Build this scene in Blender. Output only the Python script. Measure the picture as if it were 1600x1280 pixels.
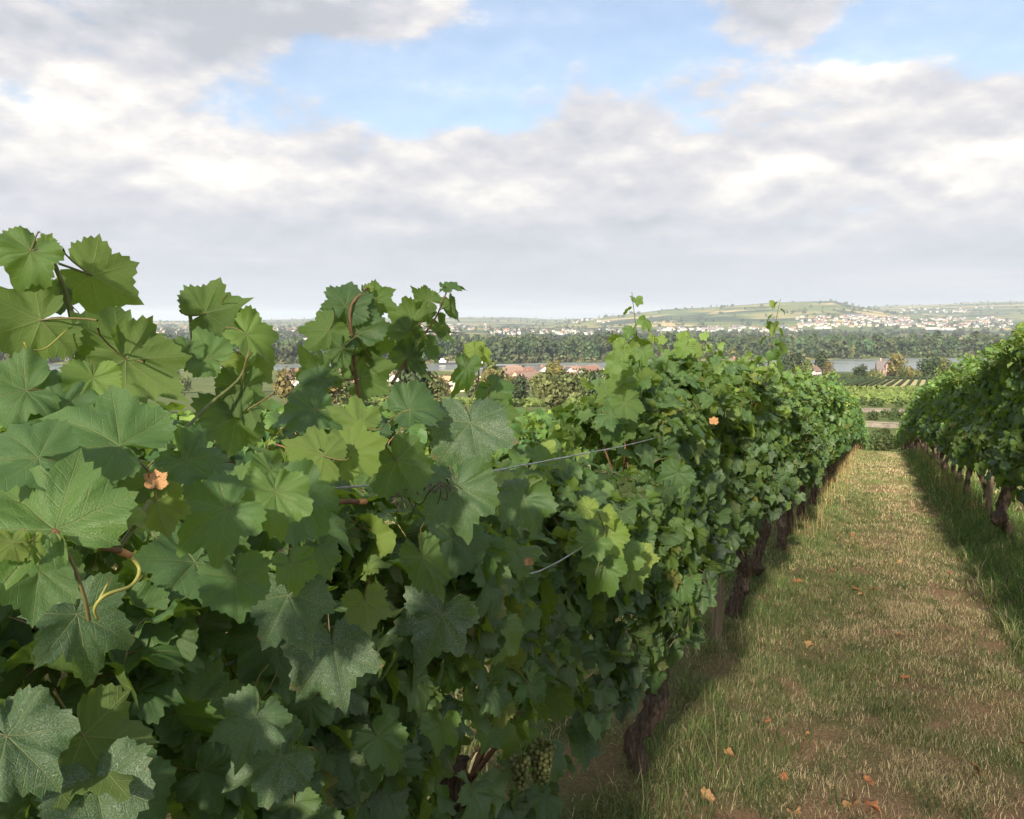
import bpy, math, random
import numpy as np
from mathutils import Matrix, Vector

for o in list(bpy.data.objects):
    bpy.data.objects.remove(o)
SC = bpy.context.scene
COL = SC.collection
R = math.radians
rng = np.random.default_rng(7)
random.seed(7)

# ------------------------------------------------------------------ camera
# The camera's eye is the origin; +Y runs down the vine rows, +X to the right, z = 0 at eye height.
FPX = 1256.0
PITCH = math.atan(140 / FPX)
YAW = math.atan(580 / FPX * math.cos(PITCH))
cd = bpy.data.cameras.new('camera')
cam = bpy.data.objects.new('camera', cd)
COL.objects.link(cam)
cd.sensor_fit = 'HORIZONTAL'
cd.sensor_width = 36.0
cd.lens = 36.0 * FPX / 1600
cd.clip_start = 0.02
cd.clip_end = 60000
cam.rotation_euler = (math.pi / 2 - PITCH, 0, YAW)
SC.camera = cam

# ------------------------------------------------------------------ sun, sky, exposure
SUN_EL, SUN_SIDE = R(27), R(5)          # low sun behind the camera, a little to the right
sun_dir = Vector((math.cos(SUN_EL) * math.sin(SUN_SIDE), -math.cos(SUN_EL) * math.cos(SUN_SIDE), math.sin(SUN_EL)))
sl = bpy.data.lights.new('sun', 'SUN')
sl.energy = 4.0
sl.angle = R(2.5)
sl.color = (1.0, 0.90, 0.74)
so = bpy.data.objects.new('sun', sl)
COL.objects.link(so)
so.rotation_euler = sun_dir.to_track_quat('Z', 'Y').to_euler()

W = bpy.data.worlds.new('World')
SC.world = W
W.use_nodes = True


class NT:
    """Small helper for writing node trees."""
    def __init__(s, tree):
        s.t = tree
        tree.nodes.clear()

    def n(s, kind, **kw):
        nd = s.t.nodes.new(kind)
        for k, v in kw.items():
            setattr(nd, k, v)
        return nd

    def put(s, sock, v):
        if v is None:
            return
        if hasattr(v, 'is_output') or isinstance(v, bpy.types.NodeSocket):
            s.t.links.new(v, sock)
        elif isinstance(v, (tuple, list)) and len(v) == 3 and sock.type == 'RGBA':
            sock.default_value = (*v, 1)
        else:
            sock.default_value = v

    def m(s, op, a, b=None, c=None, clamp=False):
        nd = s.n('ShaderNodeMath', operation=op, use_clamp=clamp)
        for i, v in enumerate((a, b, c)):
            s.put(nd.inputs[i], v)
        return nd.outputs[0]

    def vm(s, op, a, b=None):
        nd = s.n('ShaderNodeVectorMath', operation=op)
        s.put(nd.inputs[0], a)
        if b is not None:
            s.put(nd.inputs[1], b)
        return nd.outputs['Value'] if op in ('DOT_PRODUCT', 'LENGTH', 'DISTANCE') else nd.outputs[0]

    def mix(s, f, a, b, mode='MIX'):
        nd = s.n('ShaderNodeMix', data_type='RGBA', blend_type=mode)
        s.put(nd.inputs[0], f)
        s.put(nd.inputs[6], a)
        s.put(nd.inputs[7], b)
        return nd.outputs[2]

    def ss(s, v, a, b, c=0.0, d=1.0, kind='SMOOTHSTEP'):
        nd = s.n('ShaderNodeMapRange', interpolation_type=kind)
        s.put(nd.inputs[0], v)
        for i, q in enumerate((a, b, c, d)):
            s.put(nd.inputs[i + 1], q)
        return nd.outputs[0]

    def noise(s, vec, scale, detail=4, rough=0.55, dist=0.0, w=None):
        nd = s.n('ShaderNodeTexNoise')
        if w is not None:
            nd.noise_dimensions = '4D'
            nd.inputs['W'].default_value = w
        if vec is not None:
            s.put(nd.inputs['Vector'], vec)
        nd.inputs['Scale'].default_value = scale
        nd.inputs['Detail'].default_value = detail
        nd.inputs['Roughness'].default_value = rough
        nd.inputs['Distortion'].default_value = dist
        return nd.outputs[0]

    def voro(s, vec, scale, feature='F1', rnd=1.0):
        nd = s.n('ShaderNodeTexVoronoi', feature=feature)
        s.put(nd.inputs['Vector'], vec)
        nd.inputs['Scale'].default_value = scale
        nd.inputs['Randomness'].default_value = rnd
        return nd

    def ramp(s, v, stops, interp='LINEAR'):
        nd = s.n('ShaderNodeValToRGB')
        nd.color_ramp.interpolation = interp
        el = nd.color_ramp.elements
        while len(el) < len(stops):
            el.new(0.5)
        for e, (p, c) in zip(el, stops):
            e.position = p
            e.color = (*c, 1) if len(c) == 3 else c
        s.put(nd.inputs[0], v)
        return nd.outputs[0]


def px_ray(px, py):
    """World direction of a photograph pixel (used to measure where things stand)."""
    c = ((px - 800) / FPX, 1.0, -(py - 640) / FPX)
    cp, sp = math.cos(PITCH), math.sin(PITCH)
    v = (c[0], c[1] * cp + c[2] * sp, -c[1] * sp + c[2] * cp)
    cy, sy = math.cos(YAW), math.sin(YAW)
    return np.array([v[0] * cy - v[1] * sy, v[0] * sy + v[1] * cy, v[2]])


def build_world():
    k = NT(W.node_tree)
    tc = k.n('ShaderNodeTexCoord').outputs['Generated']
    sky = k.n('ShaderNodeTexSky', sky_type='NISHITA', sun_disc=False)
    sky.sun_elevation = SUN_EL
    sky.sun_rotation = math.pi - SUN_SIDE
    sky.altitude = 150
    sky.air_density = 1.0
    sky.dust_density = 1.2
    sep = k.n('ShaderNodeSeparateXYZ')
    k.put(sep.inputs[0], tc)
    z = sep.outputs[2]
    # cumulus / stratocumulus: 3-D noise over the direction sphere, flattened towards the horizon
    v = k.vm('MULTIPLY', tc, (1.0, 1.0, 2.1))
    v = k.vm('ADD', v, (3.17, 1.44, 0.62))
    up = k.vm('ADD', v, (sun_dir.x * 0.012, sun_dir.y * 0.012, 0.032))
    big = k.noise(v, 1.9, 2, 0.5, 0.2)

    def puff(vec, det=7):
        # heaped cloud: soft fractal noise with rounded billows on top
        q = k.n('ShaderNodeTexVoronoi', feature='F1')
        k.put(q.inputs['Vector'], vec)
        q.inputs['Scale'].default_value = 8.0
        q.inputs['Detail'].default_value = 2.0
        q.inputs['Roughness'].default_value = 0.55
        return k.m('ADD', k.noise(vec, 4.6, det, 0.62, 0.0), k.m('MULTIPLY', k.m('SUBTRACT', 0.42, q.outputs['Distance']), 0.20))
    d0 = puff(v)
    d1 = puff(up, 5)
    dens = k.m('ADD', d0, k.m('MULTIPLY_ADD', k.m('SUBTRACT', big, 0.5), 0.45, 0.13))
    # where the cloud deck opens (blue) and where it thickens
    for (px, py, rad, amt) in SKY_SPOTS:
        d = px_ray(px, py)
        d = d / np.linalg.norm(d)
        q = k.vm('MULTIPLY', k.vm('SUBTRACT', tc, tuple(d)), (1, 1, 2.3))
        ln = k.vm('LENGTH', q)
        dens = k.m('ADD', dens, k.ss(ln, rad, rad * 0.25, 0.0, amt))
    cover = k.ss(z, 0.14, 0.24, 0.22, 0.0)          # deck seen edge-on closes up towards the horizon
    dens = k.m('ADD', dens, cover)
    mask = k.ss(dens, 0.43, 0.60, 0.30, 1.0)
    relief = k.m('SUBTRACT', d0, d1)
    soft = k.noise(v, 3.1, 3, 0.5, 0.1, w=1.7)
    lit = k.m('ADD', k.m('MULTIPLY', relief, 2.3), k.m('MULTIPLY_ADD', soft, 1.1, -0.10))
    for (px, py, rad, amt) in SKY_TONE:
        d = px_ray(px, py)
        d = d / np.linalg.norm(d)
        q = k.vm('LENGTH', k.vm('MULTIPLY', k.vm('SUBTRACT', tc, tuple(d)), (1, 1, 2.3)))
        lit = k.m('ADD', lit, k.ss(q, rad, rad * 0.2, 0.0, amt))
    thick = k.ss(dens, 0.70, 1.0, 0.0, 0.12)
    lit = k.m('SUBTRACT', lit, thick, clamp=True)
    lit = k.m('MULTIPLY', lit, k.ss(z, 0.03, 0.12, 0.55, 1.0), clamp=True)
    ccol = k.ramp(lit, [(0.0, (0.49, 0.51, 0.56)), (0.25, (0.58, 0.59, 0.64)), (0.55, (0.70, 0.69, 0.71)), (0.8, (0.86, 0.83, 0.80)), (1.0, (1.02, 0.97, 0.90))])
    # far layered haze of cloud low down
    vs = k.vm('MULTIPLY', tc, (1.0, 1.0, 11.0))
    st = k.noise(vs, 3.0, 4, 0.55, 0.3)
    low = k.ramp(st, [(0.3, (0.52, 0.56, 0.63)), (0.55, (0.60, 0.62, 0.68)), (0.75, (0.72, 0.71, 0.73))])
    ccol = k.mix(k.ss(z, 0.17, 0.015, 0.0, 0.92), ccol, low)
    b1 = k.n('ShaderNodeBackground')
    k.put(b1.inputs[0], sky.outputs[0])
    b1.inputs[1].default_value = 0.062
    b2 = k.n('ShaderNodeBackground')
    k.put(b2.inputs[0], ccol)
    b2.inputs[1].default_value = 0.35
    mx = k.n('ShaderNodeMixShader')
    k.put(mx.inputs[0], k.m('MAXIMUM', mask, k.ss(z, 0.19, 0.10)))
    k.put(mx.inputs[1], b1.outputs[0])
    k.put(mx.inputs[2], b2.outputs[0])
    o = k.n('ShaderNodeOutputWorld')
    k.put(o.inputs[0], mx.outputs[0])


SKY_TONE = [(150, 20, 0.34, -0.32), (420, 0, 0.2, -0.2), (200, 210, 0.20, 0.28), (420, 290, 0.2, 0.3), (740, 305, 0.14, 0.22), (1200, 295, 0.13, 0.22), (1480, 250, 0.13, 0.22), (60, 130, 0.12, 0.3), (1250, 110, 0.2, 0.2)]
SKY_SPOTS = [(650, 100, 0.20, -0.22), (450, 85, 0.10, -0.16), (960, 40, 0.24, -0.22), (1540, 10, 0.20, -0.36), (800, 160, 0.12, -0.12), (150, 20, 0.26, 0.14),
             (420, 0, 0.18, 0.26), (580, 0, 0.14, 0.30), (300, 60, 0.14, 0.2), (1240, 0, 0.14, 0.22), (800, 300, 0.5, 0.16), (1350, 180, 0.25, 0.08)]
build_world()
W.cycles.sampling_method = 'MANUAL'
W.cycles.sample_map_resolution = 512
SC.view_settings.view_transform = 'Standard'
SC.view_settings.look = 'None'
SC.view_settings.exposure = 1.74
SC.view_settings.gamma = 1.0
SC.render.engine = 'CYCLES'
SC.cycles.use_denoising = True
SC.cycles.max_bounces = 5
SC.cycles.diffuse_bounces = 3
SC.cycles.glossy_bounces = 2
SC.cycles.transmission_bounces = 4
SC.cycles.volume_bounces = 0
SC.cycles.transparent_max_bounces = 4
SC.cycles.caustics_reflective = False
SC.cycles.caustics_refractive = False


# ------------------------------------------------------------------ helpers
def tag(o, label=None, cat=None, group=None, kind=None):
    if label:
        o['label'] = label
    if cat:
        o['category'] = cat
    if group:
        o['group'] = group
    if kind:
        o['kind'] = kind
    return o


def link(name, data, parent=None, loc=None):
    o = bpy.data.objects.new(name, data)
    COL.objects.link(o)
    if parent is not None:
        o.parent = parent
    if loc is not None:
        o.location = loc
    return o


def empty(name, loc, rz=0.0):
    o = link(name, None, None, loc)
    o.rotation_euler = (0, 0, rz)
    o.empty_display_size = 0.2
    return o


def mesh_np(name, V, F, mats, smooth=True, mi=None, uv=None, col=None):
    """Mesh from numpy arrays: V (n,3); F (m,3) or (m,4)."""
    V = np.asarray(V, dtype=np.float32)
    F = np.asarray(F, dtype=np.int32)
    me = bpy.data.meshes.new(name)
    m, kk = F.shape
    me.vertices.add(len(V))
    me.vertices.foreach_set('co', V.ravel())
    me.loops.add(m * kk)
    me.loops.foreach_set('vertex_index', F.ravel())
    me.polygons.add(m)
    me.polygons.foreach_set('loop_start', np.arange(0, m * kk, kk, dtype=np.int32))
    me.polygons.foreach_set('loop_total', np.full(m, kk, dtype=np.int32))
    if smooth:
        me.polygons.foreach_set('use_smooth', np.ones(m, dtype=bool))
    for mt in (mats if isinstance(mats, (list, tuple)) else [mats]):
        me.materials.append(mt)
    if mi is not None:
        me.polygons.foreach_set('material_index', np.asarray(mi, dtype=np.int32))
    if uv is not None:
        for nm, arr in uv.items():
            a = me.attributes.new(nm, 'FLOAT_VECTOR', 'POINT')
            b = np.zeros((len(V), 3), dtype=np.float32)
            b[:, :arr.shape[1]] = arr
            a.data.foreach_set('vector', b.ravel())
    if col is not None:
        a = me.attributes.new('col', 'FLOAT_COLOR', 'POINT')
        b = np.ones((len(V), 4), dtype=np.float32)
        b[:, :col.shape[1]] = col
        a.data.foreach_set('color', b.ravel())
    me.update(calc_edges=True)
    return me


class MB:
    """Collects boxes, tubes and loose polygons, with a material slot each."""
    def __init__(s):
        s.v, s.f, s.mi = [], [], []

    def add(s, verts, faces, mi=0):
        b = len(s.v)
        s.v += [tuple(map(float, q)) for q in verts]
        for f in faces:
            s.f.append(tuple(b + i for i in f))
            s.mi.append(mi)

    def box(s, x0, x1, y0, y1, z0, z1, mi=0):
        v = [(x, y, z) for z in (z0, z1) for y in (y0, y1) for x in (x0, x1)]
        s.add(v, [(0, 2, 3, 1), (4, 5, 7, 6), (0, 1, 5, 4), (2, 6, 7, 3), (0, 4, 6, 2), (1, 3, 7, 5)], mi)

    def tube(s, pts, rad, n=6, mi=0, cap=True):
        V, F = tube_np(pts, rad, n, cap)
        s.add(V, F, mi)

    def build(s, name, mats, parent=None, smooth=False, loc=None):
        return link(name, s.mesh(name, mats, smooth), parent, loc)

    def mesh(s, name, mats, smooth=False):
        me = bpy.data.meshes.new(name)
        me.from_pydata(s.v, [], s.f)
        for mt in (mats if isinstance(mats, (list, tuple)) else [mats]):
            me.materials.append(mt)
        me.polygons.foreach_set('material_index', np.array(s.mi, dtype=np.int32))
        me.polygons.foreach_set('use_smooth', np.full(len(s.f), smooth, dtype=bool))
        me.update()
        return me


def tube_np(pts, rad, n=6, cap=True):
    P = np.asarray(pts, dtype=float)
    m = len(P)
    rad = np.broadcast_to(np.asarray(rad, dtype=float), (m,))
    T = np.gradient(P, axis=0)
    T /= np.linalg.norm(T, axis=1)[:, None] + 1e-9
    a = np.array([0.3, 0.9, 0.2]) if abs(T[0][1]) < 0.8 else np.array([0.9, 0.1, 0.3])
    V = []
    u = np.cross(T[0], a)
    for i in range(m):
        u = u - T[i] * np.dot(u, T[i])
        u /= np.linalg.norm(u) + 1e-9
        w = np.cross(T[i], u)
        for j in range(n):
            t = 2 * math.pi * j / n
            V.append(P[i] + rad[i] * (math.cos(t) * u + math.sin(t) * w))
    F = []
    for i in range(m - 1):
        for j in range(n):
            k = (j + 1) % n
            F.append((i * n + j, i * n + k, (i + 1) * n + k, (i + 1) * n + j))
    if cap:
        F.append(tuple(range(n))[::-1])
        F.append(tuple((m - 1) * n + j for j in range(n)))
    return V, F


def smooth_path(pts, m):
    P = np.asarray(pts, dtype=float)
    t = np.linspace(0, len(P) - 1, m)
    i = np.clip(t.astype(int), 0, len(P) - 2)
    f = (t - i)[:, None]
    Pp = np.vstack([2 * P[0] - P[1], P, 2 * P[-1] - P[-2]])
    p0, p1, p2, p3 = Pp[i], Pp[i + 1], Pp[i + 2], Pp[i + 3]
    return 0.5 * (2 * p1 + (p2 - p0) * f + (2 * p0 - 5 * p1 + 4 * p2 - p3) * f ** 2 + (3 * p1 - p0 - 3 * p2 + p3) * f ** 3)


_perm = np.random.default_rng(99).random((256, 256))


def vnoise(x, y):
    x = np.asarray(x, dtype=float)
    y = np.asarray(y, dtype=float)
    xi, yi = np.floor(x).astype(int), np.floor(y).astype(int)
    fx, fy = x - xi, y - yi
    fx, fy = fx * fx * (3 - 2 * fx), fy * fy * (3 - 2 * fy)
    g = lambda a, b: _perm[a & 255, b & 255]
    return (g(xi, yi) * (1 - fx) + g(xi + 1, yi) * fx) * (1 - fy) + (g(xi, yi + 1) * (1 - fx) + g(xi + 1, yi + 1) * fx) * fy


def fbm(x, y, o=4):
    s, a, t = 0.0, 0.5, 0.0
    for i in range(o):
        s = s + a * vnoise(x * 2 ** i + 17.3 * i, y * 2 ** i + 5.1 * i)
        t += a
        a *= 0.5
    return s / t


def sstep(a, b, x):
    t = np.clip((np.asarray(x, dtype=float) - a) / (b - a), 0, 1)
    return t * t * (3 - 2 * t)


ORD = ['first', 'second', 'third', 'fourth', 'fifth', 'sixth', 'seventh', 'eighth', 'ninth', 'tenth', 'eleventh', 'twelfth', 'thirteenth',
       'fourteenth', 'fifteenth', 'sixteenth', 'seventeenth', 'eighteenth', 'nineteenth', 'twentieth']
ORD += ['twenty-' + q for q in ORD[:9]] + ['thirtieth'] + ['thirty-' + q for q in ORD[:9]] + ['fortieth'] + ['forty-' + q for q in ORD[:9]] + ['fiftieth'] + ['fifty-' + q for q in ORD[:9]] + ['sixtieth'] + ['sixty-' + q for q in ORD[:9]] + ['seventieth'] + ['seventy-' + q for q in ORD[:9]] + ['eightieth'] + ['eighty-' + q for q in ORD[:9]] + ['ninetieth'] + ['ninety-' + q for q in ORD[:9]]


# ------------------------------------------------------------------ materials
def new_mat(name):
    m = bpy.data.materials.new(name)
    m.use_nodes = True
    return m, NT(m.node_tree)


def finish(k, shader, disp=None):
    o = k.n('ShaderNodeOutputMaterial')
    k.put(o.inputs[0], shader)


def principled(k, color, rough=0.8, spec=0.3, bump=None, bump_d=0.02, bump_s=1.0, metal=0.0):
    p = k.n('ShaderNodeBsdfPrincipled')
    k.put(p.inputs['Base Color'], color)
    k.put(p.inputs['Roughness'], rough)
    p.inputs['Specular IOR Level'].default_value = spec
    p.inputs['Metallic'].default_value = metal
    if bump is not None:
        b = k.n('ShaderNodeBump')
        b.inputs['Strength'].default_value = bump_s
        b.inputs['Distance'].default_value = bump_d
        k.put(b.inputs['Height'], bump)
        k.put(p.inputs['Normal'], b.outputs[0])
    return p


def pos(k):
    return k.n('ShaderNodeNewGeometry').outputs['Position']


def attr(k, name):
    return k.n('ShaderNodeAttribute', attribute_name=name)


def objcoord(k):
    return k.n('ShaderNodeTexCoord').outputs['Object']


def leaf_mat(name, source, detail=True):
    """Vine leaf: source 'object' reads the object's colour (R tone, G yellowing, B spray residue), 'col' a vertex colour."""
    m, k = new_mat(name)
    if source == 'object':
        c = k.n('ShaderNodeObjectInfo').outputs['Color']
    else:
        c = attr(k, 'col').outputs['Color']
    sp = k.n('ShaderNodeSeparateColor')
    k.put(sp.inputs[0], c)
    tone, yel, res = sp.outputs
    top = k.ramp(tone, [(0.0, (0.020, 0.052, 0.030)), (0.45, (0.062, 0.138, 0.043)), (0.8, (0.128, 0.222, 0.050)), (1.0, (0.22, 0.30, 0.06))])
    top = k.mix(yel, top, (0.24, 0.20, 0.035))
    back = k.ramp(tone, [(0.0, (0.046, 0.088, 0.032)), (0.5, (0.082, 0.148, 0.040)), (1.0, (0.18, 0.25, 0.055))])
    back = k.mix(yel, back, (0.26, 0.22, 0.05))
    bump = None
    xy = attr(k, 'leafxy').outputs['Vector']
    if detail:
        va = k.n('ShaderNodeSeparateXYZ')
        k.put(va.inputs[0], attr(k, 'vein').outputs['Vector'])
        along, across, ed = va.outputs
        w = k.m('MULTIPLY_ADD', along, -0.010, 0.013)
        line = k.ss(across, w, k.m('MULTIPLY', w, 0.35))
        ph = k.m('MODULO', k.m('ADD', k.m('MULTIPLY_ADD', across, -0.85, along), 1.0), 0.125)
        sec = k.ss(k.m('ABSOLUTE', k.m('SUBTRACT', ph, 0.0625)), 0.011, 0.002)
        sec = k.m('MULTIPLY', sec, k.ss(across, 0.0, 0.02))
        cell = k.voro(k.vm('ADD', xy, k.vm('MULTIPLY', k.n('ShaderNodeTexNoise').outputs[1], (0.0, 0.0, 0.0))), 38.0, 'DISTANCE_TO_EDGE')
        ret = k.ss(cell.outputs['Distance'], 0.06, 0.0)
        vein = k.m('MAXIMUM', line, k.m('MULTIPLY', sec, 0.5))
        mott = k.noise(xy, 5.0, 4, 0.6)
        top = k.mix(k.ss(mott, 0.35, 0.75, 0.0, 0.35), top, k.mix(0.5, top, (0.11, 0.15, 0.03)))
        top = k.mix(k.m('MULTIPLY', vein, 0.55), top, (0.19, 0.22, 0.085))
        top = k.mix(k.m('MULTIPLY', ret, 0.10), top, (0.12, 0.17, 0.06))
        back = k.mix(k.m('MULTIPLY', vein, 0.5), back, (0.24, 0.27, 0.12))
        # dried spray residue: pale flecks that gather in the mesh of the veins
        fl = k.noise(xy, 60.0, 3, 0.7)
        fl2 = k.noise(xy, 3.0, 2, 0.5)
        fleck = k.m('MULTIPLY', k.ss(fl, 0.50, 0.66), k.ss(fl2, 0.38, 0.62))
        fleck = k.m('MAXIMUM', fleck, k.m('MULTIPLY', ret, 0.55))
        fleck = k.m('MULTIPLY', fleck, k.m('MULTIPLY', res, 0.72))
        top = k.mix(fleck, top, (0.42, 0.47, 0.41))
        # browned tooth edges on a few leaves
        br = k.m('MULTIPLY', k.ss(ed, 0.86, 1.0), k.ss(k.noise(xy, 4.0, 3, 0.6), 0.55, 0.68))
        br = k.m('MULTIPLY', br, k.ss(res, 0.3, 0.8))
        top = k.mix(k.m('MULTIPLY', br, 0.7), top, (0.20, 0.12, 0.05))
        bump = k.m('ADD', k.m('MULTIPLY', k.ss(cell.outputs['Distance'], 0.0, 0.30), 0.22), k.m('MULTIPLY', vein, -0.6))
        bump = k.m('ADD', bump, k.m('MULTIPLY', fl, 0.16))
    geo = k.n('ShaderNodeNewGeometry')
    colr = k.mix(geo.outputs['Backfacing'], top, back)
    rough = k.ss(geo.outputs['Backfacing'], 0, 1, 0.50, 0.8)
    p = principled(k, colr, rough, 0.36, bump, 0.0013, 0.7)
    tr = k.n('ShaderNodeBsdfTranslucent')
    tcol = k.mix(0.65, k.mix(1.0, colr, (2.2, 2.6, 0.8), 'MULTIPLY'), k.mix(tone, (0.20, 0.33, 0.02), (0.50, 0.64, 0.05)))
    k.put(tr.inputs[0], tcol)
    mx = k.n('ShaderNodeMixShader')
    mx.inputs[0].default_value = 0.35
    k.put(mx.inputs[1], p.outputs[0])
    k.put(mx.inputs[2], tr.outputs[0])
    finish(k, mx.outputs[0])
    return m


M = {}
M['leaf_o'] = leaf_mat('vine_leaf', 'object')
M['leaf_s'] = leaf_mat('vine_leaf_mass', 'col')
M['leaf_f'] = leaf_mat('vine_leaf_far', 'col', False)


def foliage_mat(name, trans=0.22):
    m, k = new_mat(name)
    c = attr(k, 'col').outputs['Color']
    oi = k.n('ShaderNodeObjectInfo')
    h = k.n('ShaderNodeHueSaturation')
    k.put(h.inputs['Hue'], k.ss(oi.outputs['Random'], 0, 1, 0.475, 0.515, 'LINEAR'))
    k.put(h.inputs['Value'], k.ss(oi.outputs['Random'], 0, 1, 0.8, 1.25, 'LINEAR'))
    k.put(h.inputs['Color'], k.mix(1.0, c, oi.outputs['Color'], 'MULTIPLY'))
    p = principled(k, h.outputs[0], 0.7, 0.2)
    tr = k.n('ShaderNodeBsdfTranslucent')
    k.put(tr.inputs[0], k.mix(1.0, h.outputs[0], (1.6, 1.7, 0.7), 'MULTIPLY'))
    mx = k.n('ShaderNodeMixShader')
    mx.inputs[0].default_value = trans
    k.put(mx.inputs[1], p.outputs[0])
    k.put(mx.inputs[2], tr.outputs[0])
    finish(k, mx.outputs[0])
    return m


M['foliage'] = foliage_mat('tree_foliage')
M['grass'] = foliage_mat('grass_blades', 0.3)


def plain(name, col, rough=0.8, spec=0.25, nscale=None, namt=0.25, bump=0.0, metal=0.0, stretch=(1, 1, 1)):
    m, k = new_mat(name)
    c = col
    b = None
    if nscale:
        n = k.noise(k.vm('MULTIPLY', objcoord(k), stretch), nscale, 6, 0.6)
        c = k.mix(k.ss(n, 0.3, 0.7), tuple(q * (1 - namt) for q in col), tuple(min(1, q * (1 + namt)) for q in col))
        b = n if bump else None
    p = principled(k, c, rough, spec, b, bump or 0.01, 1.0, metal)
    finish(k, p.outputs[0])
    return m


M['petiole'] = plain('petiole', (0.16, 0.13, 0.05), 0.5, 0.4)
M['shoot'] = plain('green_shoot', (0.13, 0.14, 0.045), 0.5, 0.4, 60, 0.3)
M['cane'] = plain('cane_bark', (0.15, 0.085, 0.045), 0.75, 0.2, 40, 0.4)
M['cutcane'] = plain('cut_cane', (0.42, 0.22, 0.09), 0.8, 0.2)
M['tendril'] = plain('tendril', (0.30, 0.29, 0.07), 0.45, 0.4)
M['dry_tendril'] = plain('dry_tendril', (0.10, 0.070, 0.050), 0.8, 0.2)
M['wire'] = plain('galvanised_wire', (0.42, 0.42, 0.42), 0.45, 0.5, 90, 0.3, 0, 0.6)
M['berry'] = plain('white_grape', (0.110, 0.120, 0.038), 0.55, 0.3, 60, 0.35)
M['fallen'] = plain('dead_leaf', (0.27, 0.115, 0.050), 0.8, 0.2, 9, 0.45)
M['fallen2'] = plain('dead_leaf_pale', (0.34, 0.20, 0.09), 0.8, 0.2, 9, 0.35)
M['deadtip'] = plain('scorched_leaf', (0.40, 0.22, 0.10), 0.8, 0.2, 20, 0.4)


def bark_mat():
    m, k = new_mat('vine_bark')
    v = objcoord(k)
    n = k.noise(k.vm('MULTIPLY', v, (60, 60, 7)), 1.0, 7, 0.65, 0.6)
    n2 = k.noise(v, 9, 4, 0.6)
    c = k.ramp(n, [(0.28, (0.030, 0.022, 0.016)), (0.5, (0.095, 0.068, 0.048)), (0.75, (0.24, 0.185, 0.14))])
    c = k.mix(k.ss(n2, 0.55, 0.75, 0, 0.5), c, (0.12, 0.105, 0.085))
    p = principled(k, c, 0.9, 0.15, n, 0.012, 1.0)
    finish(k, p.outputs[0])
    return m


def wood_mat():
    m, k = new_mat('post_wood')
    v = objcoord(k)
    n = k.noise(k.vm('MULTIPLY', v, (70, 70, 3)), 1.0, 6, 0.6, 0.3)
    c = k.ramp(n, [(0.25, (0.10, 0.075, 0.050)), (0.55, (0.24, 0.18, 0.115)), (0.8, (0.34, 0.275, 0.19))])
    c = k.mix(k.ss(k.noise(v, 5, 3), 0.45, 0.7, 0, 0.5), c, (0.17, 0.17, 0.12))
    p = principled(k, c, 0.85, 0.2, n, 0.003, 1.0)
    finish(k, p.outputs[0])
    return m


M['bark'] = bark_mat()
M['wood'] = wood_mat()
M['treebark'] = plain('tree_bark', (0.10, 0.075, 0.055), 0.9, 0.15, 2, 0.4)


def soil_mat():
    m, k = new_mat('vineyard_soil')
    v = pos(k)
    n = k.noise(v, 1.3, 6, 0.6)
    f = k.noise(v, 60, 5, 0.7)
    c = k.ramp(f, [(0.2, (0.10, 0.070, 0.040)), (0.5, (0.21, 0.150, 0.080)), (0.8, (0.36, 0.265, 0.145))])
    g = k.ramp(f, [(0.2, (0.07, 0.075, 0.03)), (0.6, (0.135, 0.140, 0.055)), (0.9, (0.24, 0.20, 0.09))])
    c = k.mix(k.ss(n, 0.42, 0.60), c, g)
    bare = k.m('MULTIPLY', attr(k, 'col').outputs['Fac'], 0.9)
    c = k.mix(bare, c, k.ramp(f, [(0.2, (0.14, 0.075, 0.042)), (0.8, (0.44, 0.27, 0.165))]))
    p = principled(k, c, 0.95, 0.1, f, 0.02, 1.0)
    finish(k, p.outputs[0])
    return m


M['soil'] = soil_mat()


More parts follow.
